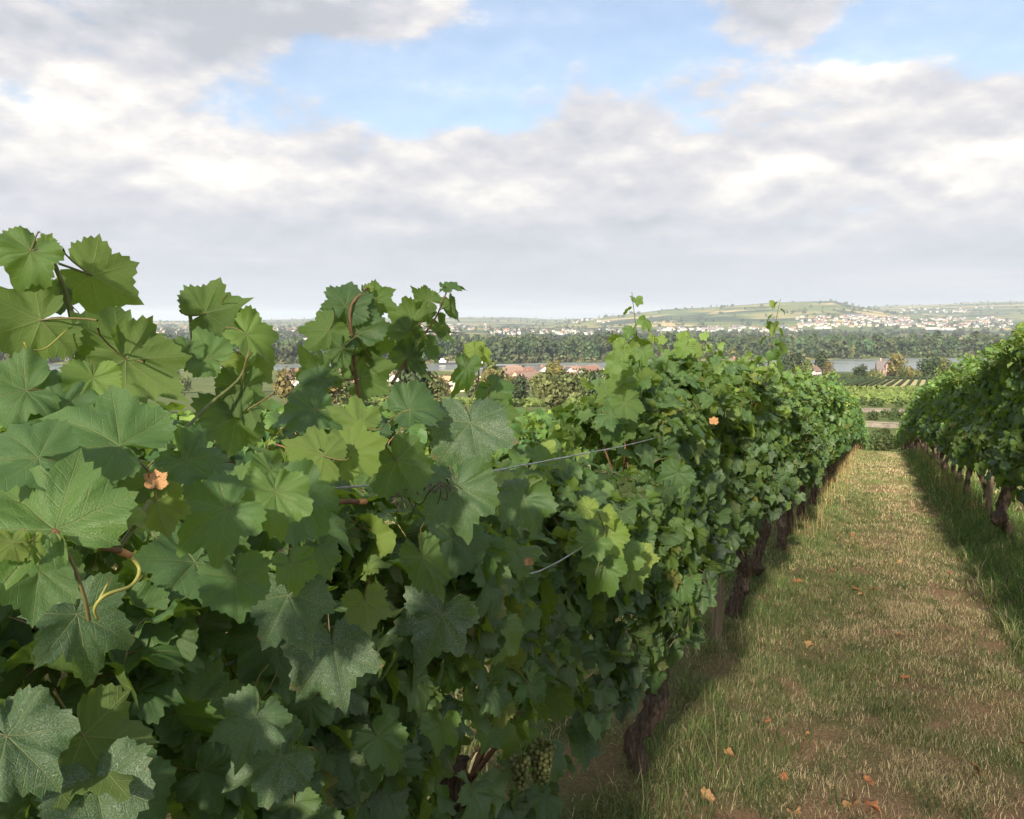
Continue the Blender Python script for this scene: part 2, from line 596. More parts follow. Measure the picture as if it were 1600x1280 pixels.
def terrain_mat():
    m, k = new_mat('valley_land')
    v = pos(k)
    dist = k.vm('LENGTH', v)
    wv = k.vm('ADD', v, k.vm('MULTIPLY', k.n('ShaderNodeTexNoise').outputs[1], (0, 0, 0)))
    rot = k.n('ShaderNodeVectorRotate', rotation_type='Z_AXIS')
    k.put(rot.inputs[0], wv)
    rot.inputs['Angle'].default_value = R(-18)
    fv = k.vm('MULTIPLY', rot.outputs[0], (1 / 330.0, 1 / 150.0, 0))
    cell = k.voro(fv, 1.0, 'F1', 0.85)
    hs = k.n('ShaderNodeSeparateColor')
    k.put(hs.inputs[0], cell.outputs['Color'])
    fields = k.ramp(hs.outputs[0], [(0.0, (0.085, 0.115, 0.040)), (0.22, (0.12, 0.145, 0.048)), (0.45, (0.18, 0.18, 0.062)), (0.62, (0.25, 0.22, 0.085)),
                                    (0.78, (0.42, 0.32, 0.155)), (0.9, (0.13, 0.15, 0.05))], 'CONSTANT')
    fine = k.noise(k.vm('MULTIPLY', v, (1, 1, 0)), 1 / 26.0, 4, 0.7)
    fields = k.mix(k.ss(fine, 0.45, 0.65, 0.0, 0.5), fields, (0.055, 0.080, 0.034))
    # woodland and scrub blocks
    wn = k.noise(k.vm('MULTIPLY', v, (1 / 700.0, 1 / 380.0, 1 / 300.0)), 1.0, 6, 0.6, 0.4)
    wood = k.mix(k.ss(fine, 0.3, 0.7), (0.020, 0.036, 0.020), (0.042, 0.064, 0.028))
    c = k.mix(k.ss(wn, 0.52, 0.57), fields, wood)
    # near slopes: meadow and vines
    nearc = k.mix(k.ss(k.noise(v, 0.05, 6, 0.6), 0.4, 0.6), (0.085, 0.115, 0.036), (0.12, 0.135, 0.046))
    nearc = k.mix(k.ss(k.noise(v, 1.5, 4, 0.6), 0.3, 0.7, 0, 0.4), nearc, (0.05, 0.07, 0.025))
    c = k.mix(k.ss(dist, 560, 760), nearc, c)
    p = principled(k, c, 0.95, 0.08)
    finish(k, p.outputs[0])
    return m


M['terrain'] = terrain_mat()


def water_mat():
    m, k = new_mat('river_water')
    v = pos(k)
    n = k.noise(k.vm('MULTIPLY', v, (0.08, 0.16, 0)), 1.0, 5, 0.6)
    n2 = k.noise(k.vm('MULTIPLY', v, (0.006, 0.02, 0)), 1.0, 4, 0.6)
    rough = k.ss(n2, 0.35, 0.65, 0.22, 0.42)
    p = principled(k, (0.17, 0.19, 0.185), rough, 0.5, n, 0.35, 0.5)
    finish(k, p.outputs[0])
    return m


M['water'] = water_mat()


# ------------------------------------------------------------------ terrain
SLOPE = 0.1011
EYE = 1.67
PROF = np.array([(-400, 22), (-120, 9.5), (-30, 1.36), (0, -1.67), (33, -5.006), (36, -5.40), (65, -10.2), (80, -11.5), (100, -12.2), (130, -13.9), (160, -15.5),
                 (210, -17.4), (430, -28.0), (600, -37.5), (700, -43.2), (722, -44.0), (738, -47.0), (5000, -47.0)])


def cam_az(x, y):
    """Azimuth relative to the camera axis, positive to the right."""
    a = np.arctan2(x, y) + YAW
    return (a + np.pi) % (2 * np.pi) - np.pi


def az_of_px(px):
    return math.atan((px - 800) / FPX)


_A = [R(-180), R(-90), az_of_px(-200), az_of_px(100), az_of_px(450), az_of_px(800), az_of_px(1130), az_of_px(1300), az_of_px(1450), az_of_px(1800), R(90), R(180)]
_NB = [2600, 1500, 960, 800, 730, 690, 715, 755, 790, 860, 1500, 2600]
_FB = [3300, 1900, 1090, 951, 850, 833, 925, 996, 1078, 1200, 1900, 3300]


_TD = [0, 60, 150, 300, 420, 690, 750, 9000]
_TQ = [0, 60, 190, 480, 640, 712, 780, 9000]


def near_bank(az):
    return np.interp(az, _A, _NB)


def far_bank(az):
    return np.interp(az, _A, _FB)


_CX = [-400, 0, 200, 400, 600, 740, 800, 860, 920, 980, 1040, 1100, 1160, 1210, 1300, 1335, 1380, 1450, 1520, 1600, 1900]
# skyline of the far ridges (about 8.5 km) and of the flat-topped hill in front of them (about 5 km)
_FAR = [506, 504, 502, 500, 497, 496, 496, 499, 498, 497, 496, 494, 492, 490, 486, 483, 479, 477, 474, 472, 474]
_HILL = [520, 520, 520, 520, 520, 518, 515, 508, 500, 491, 484, 481, 477, 474, 472, 480, 488, 494, 503, 512, 520]


def crest(az, tab, D):
    px = 800 + FPX * np.tan(np.clip(az, -1.3, 1.3))
    y = np.interp(px, _CX, tab)
    return (500 - y) / FPX * np.cos(np.clip(az, -0.75, 0.75)) * D


def terrain_z(x, y):
    x = np.asarray(x, dtype=float)
    y = np.asarray(y, dtype=float)
    D = np.hypot(x, y) + 1e-6
    az = cam_az(x, y)
    w = sstep(70, 170, D)
    front = sstep(-0.1, 0.35, np.cos(az))
    kb = near_bank(az)
    qr = D * 730.0 / kb
    ql = np.interp(D * 690.0 / kb, _TD, _TQ)        # towards the town the slope falls faster to the river flat
    wl = 1 - sstep(R(3), R(15), az)
    q = y * (1 - w) + (qr * (1 - wl) + ql * wl) * w
    q = np.where(front > 0, q * front + y * (1 - front), y)
    z = np.interp(q, PROF[:, 0], PROF[:, 1])
    fb = far_bank(az)
    plain = -43.6 + 1.4 * sstep(200, 1500, D - fb)
    up = sstep(-14, 4, D - fb)
    zf = z * (1 - up) + plain * up
    hl = crest(az, _HILL, 5000.0)
    fr = crest(az, _FAR, 8500.0)
    rise = sstep(2500, 5000, D) ** 1.25
    hz = plain + (np.maximum(hl, -38) - plain) * rise * (1 - 0.5 * sstep(5300, 7000, D))
    rf = sstep(3000, 8500, D) ** 1.1
    fz = plain + (fr - plain) * rf
    far = np.maximum(hz, fz)
    far = far + (fbm(x / 500.0, y / 500.0, 4) - 0.5) * 16 * sstep(2600, 4200, D) * (1 - 0.7 * sstep(7600, 8500, D))
    far = far - 0.012 * np.maximum(D - 8600, 0)
    zz = np.where(D > fb + 150, far, zf)
    return np.where(front > 0.01, zz, z)


def hit(px, py, dmin=60, dmax=12000):
    """First point of the terrain seen through a photograph pixel."""
    d = px_ray(px, py)
    d = d / np.hypot(d[0], d[1])
    D = np.exp(np.linspace(math.log(dmin), math.log(dmax), 1500))
    P = D[:, None] * d
    below = P[:, 2] < terrain_z(P[:, 0], P[:, 1])
    i = np.argmax(below)
    return P[i] if below.any() else None


def build_terrain():
    azs = np.concatenate([np.linspace(R(-180), R(-46), 40, endpoint=False), np.linspace(R(-46), R(46), 440, endpoint=False), np.linspace(R(46), R(180), 40, endpoint=False)])
    rad = np.exp(np.linspace(math.log(0.6), math.log(13000), 230))
    n, m = len(azs), len(rad)
    A, D = np.meshgrid(azs, rad)
    a = A - YAW
    X, Y = D * np.sin(a), D * np.cos(a)
    Z = terrain_z(X, Y)
    inside = (X > -11.2) & (X < 7.2) & (Y > -5.5) & (Y < 66.5)
    Z = Z - 0.5 * inside
    V = np.stack([X, Y, Z], -1).reshape(-1, 3)
    V = np.vstack([[[0, 0, -2.2]], V])
    i = np.arange(m - 1)[:, None] * n
    j = np.arange(n)[None, :]
    jj = (j + 1) % n
    F = np.stack([i + j, i + n + j, i + n + jj, i + jj], -1).reshape(-1, 4) + 1
    me = mesh_np('terrain', V, F[:, ::-1], M['terrain'])
    tag(link('terrain', me), kind='structure')
    # river: a flat sheet between the two banks
    az = np.linspace(R(-75), R(75), 160)
    nb, fb = near_bank(az) - 6, far_bank(az) + 2
    a = az - YAW
    V = np.vstack([np.stack([nb * np.sin(a), nb * np.cos(a), np.full_like(a, -45.0)], -1), np.stack([fb * np.sin(a), fb * np.cos(a), np.full_like(a, -45.0)], -1)])
    k = len(az)
    F = np.array([(i, i + 1, k + i + 1, k + i) for i in range(k - 1)])
    tag(link('river', mesh_np('river', V, F[:, ::-1], M['water'])), kind='structure')


def ground_z(x, y):
    x = np.asarray(x, dtype=float)
    y = np.asarray(y, dtype=float)
    z = np.interp(y, PROF[:, 0], PROF[:, 1])
    lump = (fbm(x * 1.7, y * 1.1, 4) - 0.5) * 0.09
    # slight wheel ruts either side of a low crown, and a lifted strip under each row
    c = (x + 0.95) % 2.6
    strip = np.exp(-((np.minimum(c, 2.6 - c)) / 0.32) ** 2) * 0.07
    rut = (np.exp(-((c - 0.75) / 0.2) ** 2) + np.exp(-((c - 1.85) / 0.2) ** 2)) * -0.025
    return z + lump + strip + rut


def bare_soil(x, y):
    """Where the turf is worn down to reddish earth."""
    b = 0.8 * sstep(0.63, 0.70, fbm(x * 1.6 + 50, y * 1.2 + 9, 4)) * sstep(-0.75, -0.45, x) * (1 - sstep(0.9, 1.1, x))
    for (cx, cy, rr) in ((-0.26, 4.05, 0.27), (-0.40, 4.75, 0.18), (0.35, 4.6, 0.17), (-0.48, 3.05, 0.26), (0.75, 3.9, 0.2), (0.1, 6.4, 0.2)):
        d = np.hypot((x - cx) * 1.3, y - cy) + (fbm(x * 6, y * 6, 3) - 0.5) * 0.25
        b = np.maximum(b, 1 - sstep(rr * 0.5, rr, d))
    return b


def build_ground():
    xs = np.concatenate([np.arange(-12, -1.6, 0.2), np.arange(-1.6, 2.2, 0.06), np.arange(2.2, 8.01, 0.2)])
    ys = np.concatenate([np.arange(-6, 2, 0.2), np.arange(2, 9, 0.06), np.arange(9, 14, 0.16), np.arange(14, 68.1, 0.45)])
    X, Y = np.meshgrid(xs, ys)
    Z = ground_z(X, Y)
    edge = np.minimum(np.minimum(X + 12, 8 - X), np.minimum(Y + 6, 68 - Y))
    Z = Z - 0.9 * (1 - np.clip(edge / 0.8, 0, 1)) ** 2
    n = len(xs)
    i = np.arange(len(ys) - 1)[:, None] * n
    j = np.arange(n - 1)[None, :]
    F = np.stack([i + j, i + j + 1, i + n + j + 1, i + n + j], -1).reshape(-1, 4)
    bs = bare_soil(X, Y).reshape(-1, 1)
    tag(link('ground', mesh_np('ground', np.stack([X, Y, Z], -1).reshape(-1, 3), F, M['soil'], col=np.repeat(bs, 3, 1))), kind='structure')


build_terrain()
build_ground()


# ------------------------------------------------------------------ foliage cards, trees
def cards(P, N, size, r, aspect=0.75):
    """Leaf-clump quads (bent rhombs) at P facing N. Returns verts (4n,3) and quads (n,4)."""
    n = len(P)
    N = N / (np.linalg.norm(N, axis=1)[:, None] + 1e-9)
    a = r.normal(size=(n, 3))
    U = np.cross(N, a)
    U /= np.linalg.norm(U, axis=1)[:, None] + 1e-9
    T = np.cross(N, U)
    s = (np.asarray(size) * np.ones(n))[:, None]
    j = r.uniform(0.7, 1.3, size=(n, 4, 1))
    V = np.stack([P + U * s * j[:, 0], P + T * s * aspect * j[:, 1] + N * s * 0.25, P - U * s * j[:, 2], P - T * s * aspect * j[:, 3] - N * s * 0.2], 1)
    F = np.arange(4 * n).reshape(n, 4)
    return V.reshape(-1, 3), F


def crown_np(r, w, h, z0, n, card, col, lumps=11, squash=1.0, taper=0.0):
    """A crown of leaf clumps gathered into uneven lumps, with gaps between them."""
    C = []
    for i in range(lumps):
        t = r.random()
        zz = z0 + h * (0.12 + 0.8 * t)
        env = math.sqrt(max(0.05, 1 - (2 * (0.12 + 0.8 * t) - 1) ** 2)) * (1 - taper * t)
        a = r.uniform(0, 2 * math.pi)
        q = math.sqrt(r.random()) * 0.62 * env
        C.append((w / 2 * q * math.cos(a), w / 2 * q * math.sin(a), zz, r.uniform(0.24, 0.42) * w * (0.55 + 0.45 * env), r.uniform(0.75, 1.3)))
    C = np.array(C)
    wt = C[:, 3] ** 2
    idx = r.choice(lumps, n, p=wt / wt.sum())
    d = r.normal(size=(n, 3))
    d /= np.linalg.norm(d, axis=1)[:, None]
    d[:, 2] *= 0.85
    rad = C[idx, 3] * (0.55 + 0.5 * np.sqrt(r.random(n)))
    P = C[idx, :3] + d * rad[:, None] * np.array([1, 1, squash])
    N = d + r.normal(size=(n, 3)) * 0.45
    V, F = cards(P, N, card * r.uniform(0.6, 1.3, n), r)
    tone = C[idx, 4] * r.uniform(0.7, 1.3, n)
    c = np.asarray(col)[None, :] * tone[:, None]
    return V, F, np.repeat(c, 4, 0)


def trunk_np(r, h, rad, limbs=4, spread=0.3):
    mb = MB()
    mb.tube(smooth_path([(0, 0, -0.3), (r.normal() * 0.03 * h, r.normal() * 0.03 * h, h * 0.35), (r.normal() * 0.05 * h, r.normal() * 0.05 * h, h * 0.75)], 8), np.linspace(rad * 1.3, rad * 0.4, 8), 7)
    for i in range(limbs):
        a = 2 * math.pi * (i + r.random() * 0.6) / limbs
        b = h * r.uniform(0.3, 0.5)
        L = h * spread
        mb.tube(smooth_path([(0, 0, b), (math.cos(a) * L * 0.5, math.sin(a) * L * 0.5, b + L * 0.6), (math.cos(a) * L, math.sin(a) * L, b + L * 1.1)], 5), np.linspace(rad * 0.5, rad * 0.15, 5), 5)
    return mb


TREE_KINDS = {
    # name: width, height, crown start, cards, card size, colour, lumps, taper
    'round': (9, 9, 1.6, 620, 0.62, (0.080, 0.098, 0.032), 12, 0.1),
    'olive': (8, 7, 1.2, 560, 0.58, (0.105, 0.118, 0.044), 10, 0.0),
    'tall': (6, 14, 1.8, 720, 0.62, (0.100, 0.110, 0.036), 16, 0.35),
    'dark': (10, 11, 1.5, 700, 0.72, (0.040, 0.062, 0.027), 13, 0.1),
    'autumn': (8, 9, 1.5, 600, 0.62, (0.125, 0.105, 0.042), 11, 0.1),
    'bush': (4.5, 3.2, 0.0, 420, 0.34, (0.055, 0.078, 0.026), 9, 0.0),
}
TREE_MESH = {}


def tree_meshes():
    r = np.random.default_rng(21)
    for kd, (w, h, z0, n, cs, col, lm, tp) in TREE_KINDS.items():
        L = []
        for v in range(3):
            V, F, c = crown_np(r, w, h, z0, n, cs, col, lm, 1.0, tp)
            crown = mesh_np('crown', V, F, M['foliage'], True, col=c)
            tr = trunk_np(r, z0 + h * 0.7, 0.12 + 0.018 * h).mesh('trunk', M['treebark'], True)
            L.append((crown, tr))
        TREE_MESH[kd] = L


tree_meshes()
TREES = []


def tree(kind, p, s, label=None, group=None, name=None, cat='tree', tint=(1, 1, 1)):
    crown, tr = random.choice(TREE_MESH[kind])
    e = empty(name or ('bush' if kind == 'bush' else 'tree'), p, random.uniform(0, 6.28))
    e.scale = (s * random.uniform(0.9, 1.1), s * random.uniform(0.9, 1.1), s * random.uniform(0.92, 1.08))
    c = link('crown', crown, e)
    c.color = (*tint, 1)
    link('trunk', tr, e)
    tag(e, label, cat, group)
    e['kd'] = kind
    return e


# ------------------------------------------------------------------ far woods
def wood_stuff(name, spots, label, seed, hgt=(19, 27), cards_n=70, col=(0.046, 0.076, 0.036), wid=(9, 14), low=0.06):
    """A far-off wood that reads as one mass: many crowns joined."""
    r = np.random.default_rng(seed)
    Vs, Fs, Cs = [], [], []
    b = 0
    for (x, y, z) in spots:
        h = r.uniform(*hgt)
        w = r.uniform(*wid)
        cc = np.array(col) * r.uniform(0.82, 1.2) * np.array([r.uniform(0.85, 1.35), 1, r.uniform(0.8, 1.1)])
        V, F, c = crown_np(r, w, h * (1 - low), h * low, cards_n, w * 0.16, cc, 6, 1.0, 0.25)
        Vs.append(V + np.array([x, y, z]))
        Fs.append(F + b)
        Cs.append(c)
        b += len(V)
    me = mesh_np(name, np.vstack(Vs), np.vstack(Fs), M['foliage'], True, col=np.vstack(Cs))
    o = link(name, me)
    tag(o, label, 'wood', kind='stuff')


def pol(az, D):
    a = az - YAW
    return D * math.sin(a), D * math.cos(a)


def build_woods():
    r = np.random.default_rng(31)
    sp = []
    az = R(-41)
    while az < R(41):
        fb = float(far_bank(az))
        for k in range(9):
            D = fb + 10 + k * 13 + r.uniform(-5, 5)
            a = az + r.uniform(-0.5, 0.5) * 9 / fb
            x, y = pol(a, D)
            sp.append((x, y, float(terrain_z(x, y)) - 0.5))
        az += 9.5 / fb
    wood_stuff('riverside_wood', sp, 'dark wood of tall trees along the far bank of the river', 32, (15, 29), 84, wid=(8, 18))
    # low willows and reeds in front of it, at the water's edge
    sp = []
    az = R(-40)
    while az < R(40):
        fb = float(far_bank(az))
        if r.random() < 0.75:
            x, y = pol(az, fb + r.uniform(-3, 5))
            sp.append((x, y, -45.2))
        az += r.uniform(5, 11) / fb
    wood_stuff('willow_scrub', sp, 'low paler willow scrub fringing the far bank at the water line', 33, (5, 12), 60, (0.068, 0.082, 0.036), (6, 12), 0.0)
    # hedges and copses over the plain and the hillsides beyond
    sp = []
    for i in range(2600):
        px = r.uniform(-40, 1640)
        D = math.exp(r.uniform(math.log(1350), math.log(7800)))
        az = az_of_px(px)
        x, y = pol(az, D)
        dens = float(fbm(x / 420.0, y / 240.0 + 7, 3))
        if dens < 0.47 and r.random() < 0.75:
            continue
        sp.append((x, y, float(terrain_z(x, y)) - 1))
    wood_stuff('far_copses', sp, 'scattered dark hedges and copses over the far plain and hills', 34, (9, 16), 22, (0.034, 0.052, 0.028), (14, 30), 0.0)


build_woods()


# ------------------------------------------------------------------ buildings
def color_mat(name, rough=0.8, scale=3.0):
    m, k = new_mat(name)
    oi = k.n('ShaderNodeObjectInfo')
    n = k.noise(objcoord(k), scale, 5, 0.6)
    c = k.mix(1.0, oi.outputs['Color'], k.ramp(n, [(0.3, (0.82, 0.82, 0.82)), (0.7, (1, 1, 1))]), 'MULTIPLY')
    p = principled(k, c, rough, 0.25)
    finish(k, p.outputs[0])
    return m


M['wall'] = color_mat('render_wall', 0.85, 0.5)
M['roof'] = color_mat('roof_tiles', 0.75, 1.6)
M['pane'] = plain('window_glass', (0.05, 0.06, 0.07), 0.15, 0.5)
M['farwall_w'] = plain('far_white_wall', (0.40, 0.385, 0.36), 0.8)
M['farwall_c'] = plain('far_cream_wall', (0.40, 0.34, 0.26), 0.8)
M['farroof_r'] = plain('far_red_roof', (0.26, 0.14, 0.095), 0.8)
M['farroof_g'] = plain('far_grey_roof', (0.14, 0.13, 0.13), 0.8)

ROOFS = {'orange': (0.21, 0.14, 0.105), 'brown': (0.18, 0.125, 0.10), 'dark grey': (0.085, 0.085, 0.095), 'reddish': (0.19, 0.105, 0.08)}
WALLS = {'white': (0.56, 0.54, 0.50), 'cream': (0.46, 0.39, 0.28), 'pale grey': (0.38, 0.37, 0.35)}


def gable(mb, w, d, h, rh, over=0.45, mi=0, thick=0.25):
    """Pitched roof with its ridge along x."""
    x0, x1 = -w / 2 - over, w / 2 + over
    y0, y1 = -d / 2 - over, d / 2 + over
    e = h - over * rh / (d / 2)
    t = thick
    v = [(x0, y0, e), (x1, y0, e), (x1, 0, h + rh), (x0, 0, h + rh), (x1, y1, e), (x0, y1, e)]
    v += [(a, b, c + t) for a, b, c in v]
    f = [(0, 3, 2, 1), (3, 5, 4, 2), (6, 7, 8, 9), (9, 8, 10, 11), (0, 1, 7, 6), (5, 11, 10, 4), (0, 6, 9, 3), (3, 9, 11, 5), (1, 2, 8, 7), (2, 4, 10, 8)]
    mb.add(v, f, mi)


def house_mesh(w, d, h, rh):
    wall = MB()
    v = [(-w / 2, -d / 2, -3), (w / 2, -d / 2, -3), (w / 2, d / 2, -3), (-w / 2, d / 2, -3), (-w / 2, -d / 2, h), (w / 2, -d / 2, h), (w / 2, d / 2, h), (-w / 2, d / 2, h), (-w / 2, 0, h + rh), (w / 2, 0, h + rh)]
    wall.add(v, [(0, 1, 5, 4), (2, 3, 7, 6), (1, 2, 6, 9, 5), (3, 0, 4, 8, 7)])
    roof = MB()
    gable(roof, w, d, h + 0.02, rh)
    ch = MB()
    ch.box(w * 0.18, w * 0.18 + 0.7, 0.5, 1.2, h + rh * 0.5, h + rh + 0.9)
    win = MB()
    win.box(-0.55, 0.55, -0.06, 0.06, -0.7, 0.7)
    return wall.mesh('wall', M['wall']), roof.mesh('roof', M['roof']), ch.mesh('chimney', M['roof']), win.mesh('window', M['pane'])


HP = [((11, 9, 5.4, 3.8), None), ((9, 8.5, 4.6, 3.6), None), ((14, 10, 5.6, 4.2), None), ((8, 8, 6.2, 3.4), None)]
HP = [(dm, house_mesh(*dm)) for dm, _ in HP]
HOUSES = []


def house(p, rz, kind, roofc, wallc, s=1.0, windows=True, name='house', extra=None):
    (w, d, h, rh), (mw, mr, mc, mwin) = HP[kind]
    e = empty(name, p, rz)
    e.scale = (s, s, s)
    a = link('wall', mw, e)
    a.color = (*WALLS[wallc], 1)
    b = link('roof', mr, e)
    b.color = (*ROOFS[roofc], 1)
    c = link('chimney', mc, b)
    c.color = (0.35, 0.2, 0.15, 1)
    if windows:
        for fl in range(2 if h > 5 else 1):
            for sx in (-0.3, 0.05, 0.32):
                q = link('window', mwin, e, (sx * w, -d / 2, 1.7 + fl * 2.6))
        for fl in range(2):
            for sy in (-0.2, 0.2):
                for sx in (-1, 1):
                    q = link('window', mwin, e, (sx * w / 2, sy * d * 0.9, 1.7 + fl * 2.6))
                    q.rotation_euler = (0, 0, math.pi / 2)
    HOUSES.append((p, e, roofc, wallc, extra))
    return e


def build_town():
    r = random.Random(5)
    fixed = [  # px, py of the base, rotation, type, roof, wall, scale
        (497, 617, 0.5, 2, 'brown', 'white', 1.0), (538, 604, 1.2, 0, 'brown', 'cream', 1.0), (592, 600, 0.2, 1, 'orange', 'white', 1.0), (652, 618, 0.9, 0, 'dark grey', 'white', 1.0),
        (672, 622, -0.5, 1, 'orange', 'white', 1.0), (738, 612, 0.3, 1, 'orange', 'white', 0.9), (882, 608, 0.35, 2, 'orange', 'cream', 1.0), (886, 594, 1.9, 0, 'dark grey', 'white', 1.0),
        (905, 591, 1.6, 1, 'dark grey', 'white', 1.0), (918, 593, 0.4, 0, 'reddish', 'white', 1.0), (906, 604, 0.2, 1, 'dark grey', 'cream', 0.9), (800, 590, 0.2, 2, 'orange', 'cream', 1.0),
        (822, 588, 0.5, 0, 'reddish', 'white', 1.0), (776, 590, 1.4, 0, 'brown', 'cream', 1.0), (842, 585, 0.3, 1, 'dark grey', 'cream', 1.0), (925, 584, 0.6, 0, 'orange', 'cream', 1.0),
        (895, 584, 0.1, 2, 'orange', 'cream', 0.9), (868, 584, 1.2, 1, 'brown', 'white', 0.9), (990, 583, 0.8, 0, 'brown', 'white', 1.0), (1000, 592, 0.3, 1, 'dark grey', 'white', 1.0),
        (1062, 600, 0.6, 1, 'dark grey', 'white', 1.1), (1045, 590, 1.5, 0, 'brown', 'white', 1.0), (1142, 592, 0.4, 1, 'brown', 'white', 1.0), (1270, 589, 0.7, 1, 'brown', 'white', 0.6),
        (615, 608, 1.7, 0, 'brown', 'white', 1.0), (640, 596, 0.5, 0, 'orange', 'cream', 1.0), (560, 618, 0.2, 0, 'orange', 'cream', 1.0), (520, 597, 0.9, 0, 'orange', 'cream', 1.0),
        (575, 590, 0.3, 2, 'reddish', 'cream', 1.0), (460, 600, 0.4, 0, 'brown', 'cream', 1.0), (476, 612, 1.2, 1, 'orange', 'white', 1.0), (610, 590, 1.1, 0, 'brown', 'white', 1.0)]
    for (px, py, rz, kd, rc, wc, s) in fixed:
        p = hit(px, py + (7 if py < 592 and px < 1010 else 0))
        house((p[0], p[1], p[2]), rz + YAW, kd, rc, wc, s)
    for i in range(26):
        px, py = r.uniform(470, 1010), r.uniform(590, 610)
        p = hit(px, py)
        house((p[0], p[1], p[2]), r.uniform(0, 3.1), r.randrange(4), r.choice(['orange', 'orange', 'brown', 'reddish', 'dark grey']), r.choice(['white', 'white', 'cream', 'pale grey']), r.uniform(0.85, 1.05))
    # one label per house: roof and wall colour, then its place among its like from the left
    keyed = {}
    for h in HOUSES:
        keyed.setdefault((h[2], h[3]), []).append(h)
    for (rc, wc), L in keyed.items():
        L.sort(key=lambda h: float(cam_az(h[0][0], h[0][1])))
        for i, h in enumerate(L):
            tag(h[1], f'{wc} town house with {rc} roof, {ORD[i]} such house from the left' if len(L) > 1 else f'the only {wc} house with {rc} roof in the riverside town', 'house', 'houses of the riverside town')
    # the long cream hall
    p = hit(686, 611)
    e = empty('hall', tuple(p), YAW + 0.06)
    mb = MB()
    mb.box(-15, 15, -7, 7, -3, 6.4)
    a = mb.build('wall', M['wall'], e)
    a.color = (0.66, 0.58, 0.40, 1)
    mb = MB()
    gable(mb, 30, 14, 6.42, 2.0, 0.5)
    b = mb.build('roof', M['roof'], e)
    b.color = (0.50, 0.30, 0.17, 1)
    win = MB()
    win.box(-0.9, 0.9, -0.05, 0.05, -0.7, 0.7)
    wm = win.mesh('window', M['pane'])
    for i in range(10):
        link('window', wm, e, (-13 + i * 2.9, -7.0, 3.6))
    tag(e, 'long cream hall with a low orange roof and a row of windows in the town', 'hall')
    # two white apartment towers far beyond the river
    for i, (px, lab) in enumerate(((887, 'left one of two white apartment towers on the far plain'), (902, 'right one of two white apartment towers on the far plain'))):
        p = hit(px, 521.5, 1500)
        D = math.hypot(p[0], p[1])
        e = empty('apartment_tower', tuple(p), YAW + 0.4)
        k = D / FPX
        mb = MB()
        mb.box(-4.2 * k, 4.2 * k, -2 * k, 2 * k, -3, 5.6 * k - i * 4)
        mb.box(-1.2 * k, 1.5 * k, -1.2 * k, 1.2 * k, 5.6 * k - i * 4, 6.5 * k - i * 4)
        mb.build('wall', M['farwall_w'], e)
        mb = MB()
        for fl in range(5):
            mb.box(-3.6 * k, 3.6 * k, -2.06 * k, -1.99 * k, (0.9 + fl * 0.9) * k, (1.25 + fl * 0.9) * k)
        mb.build('window', M['pane'], e)
        tag(e, lab, 'tower block', 'apartment towers on the far plain')


build_town()


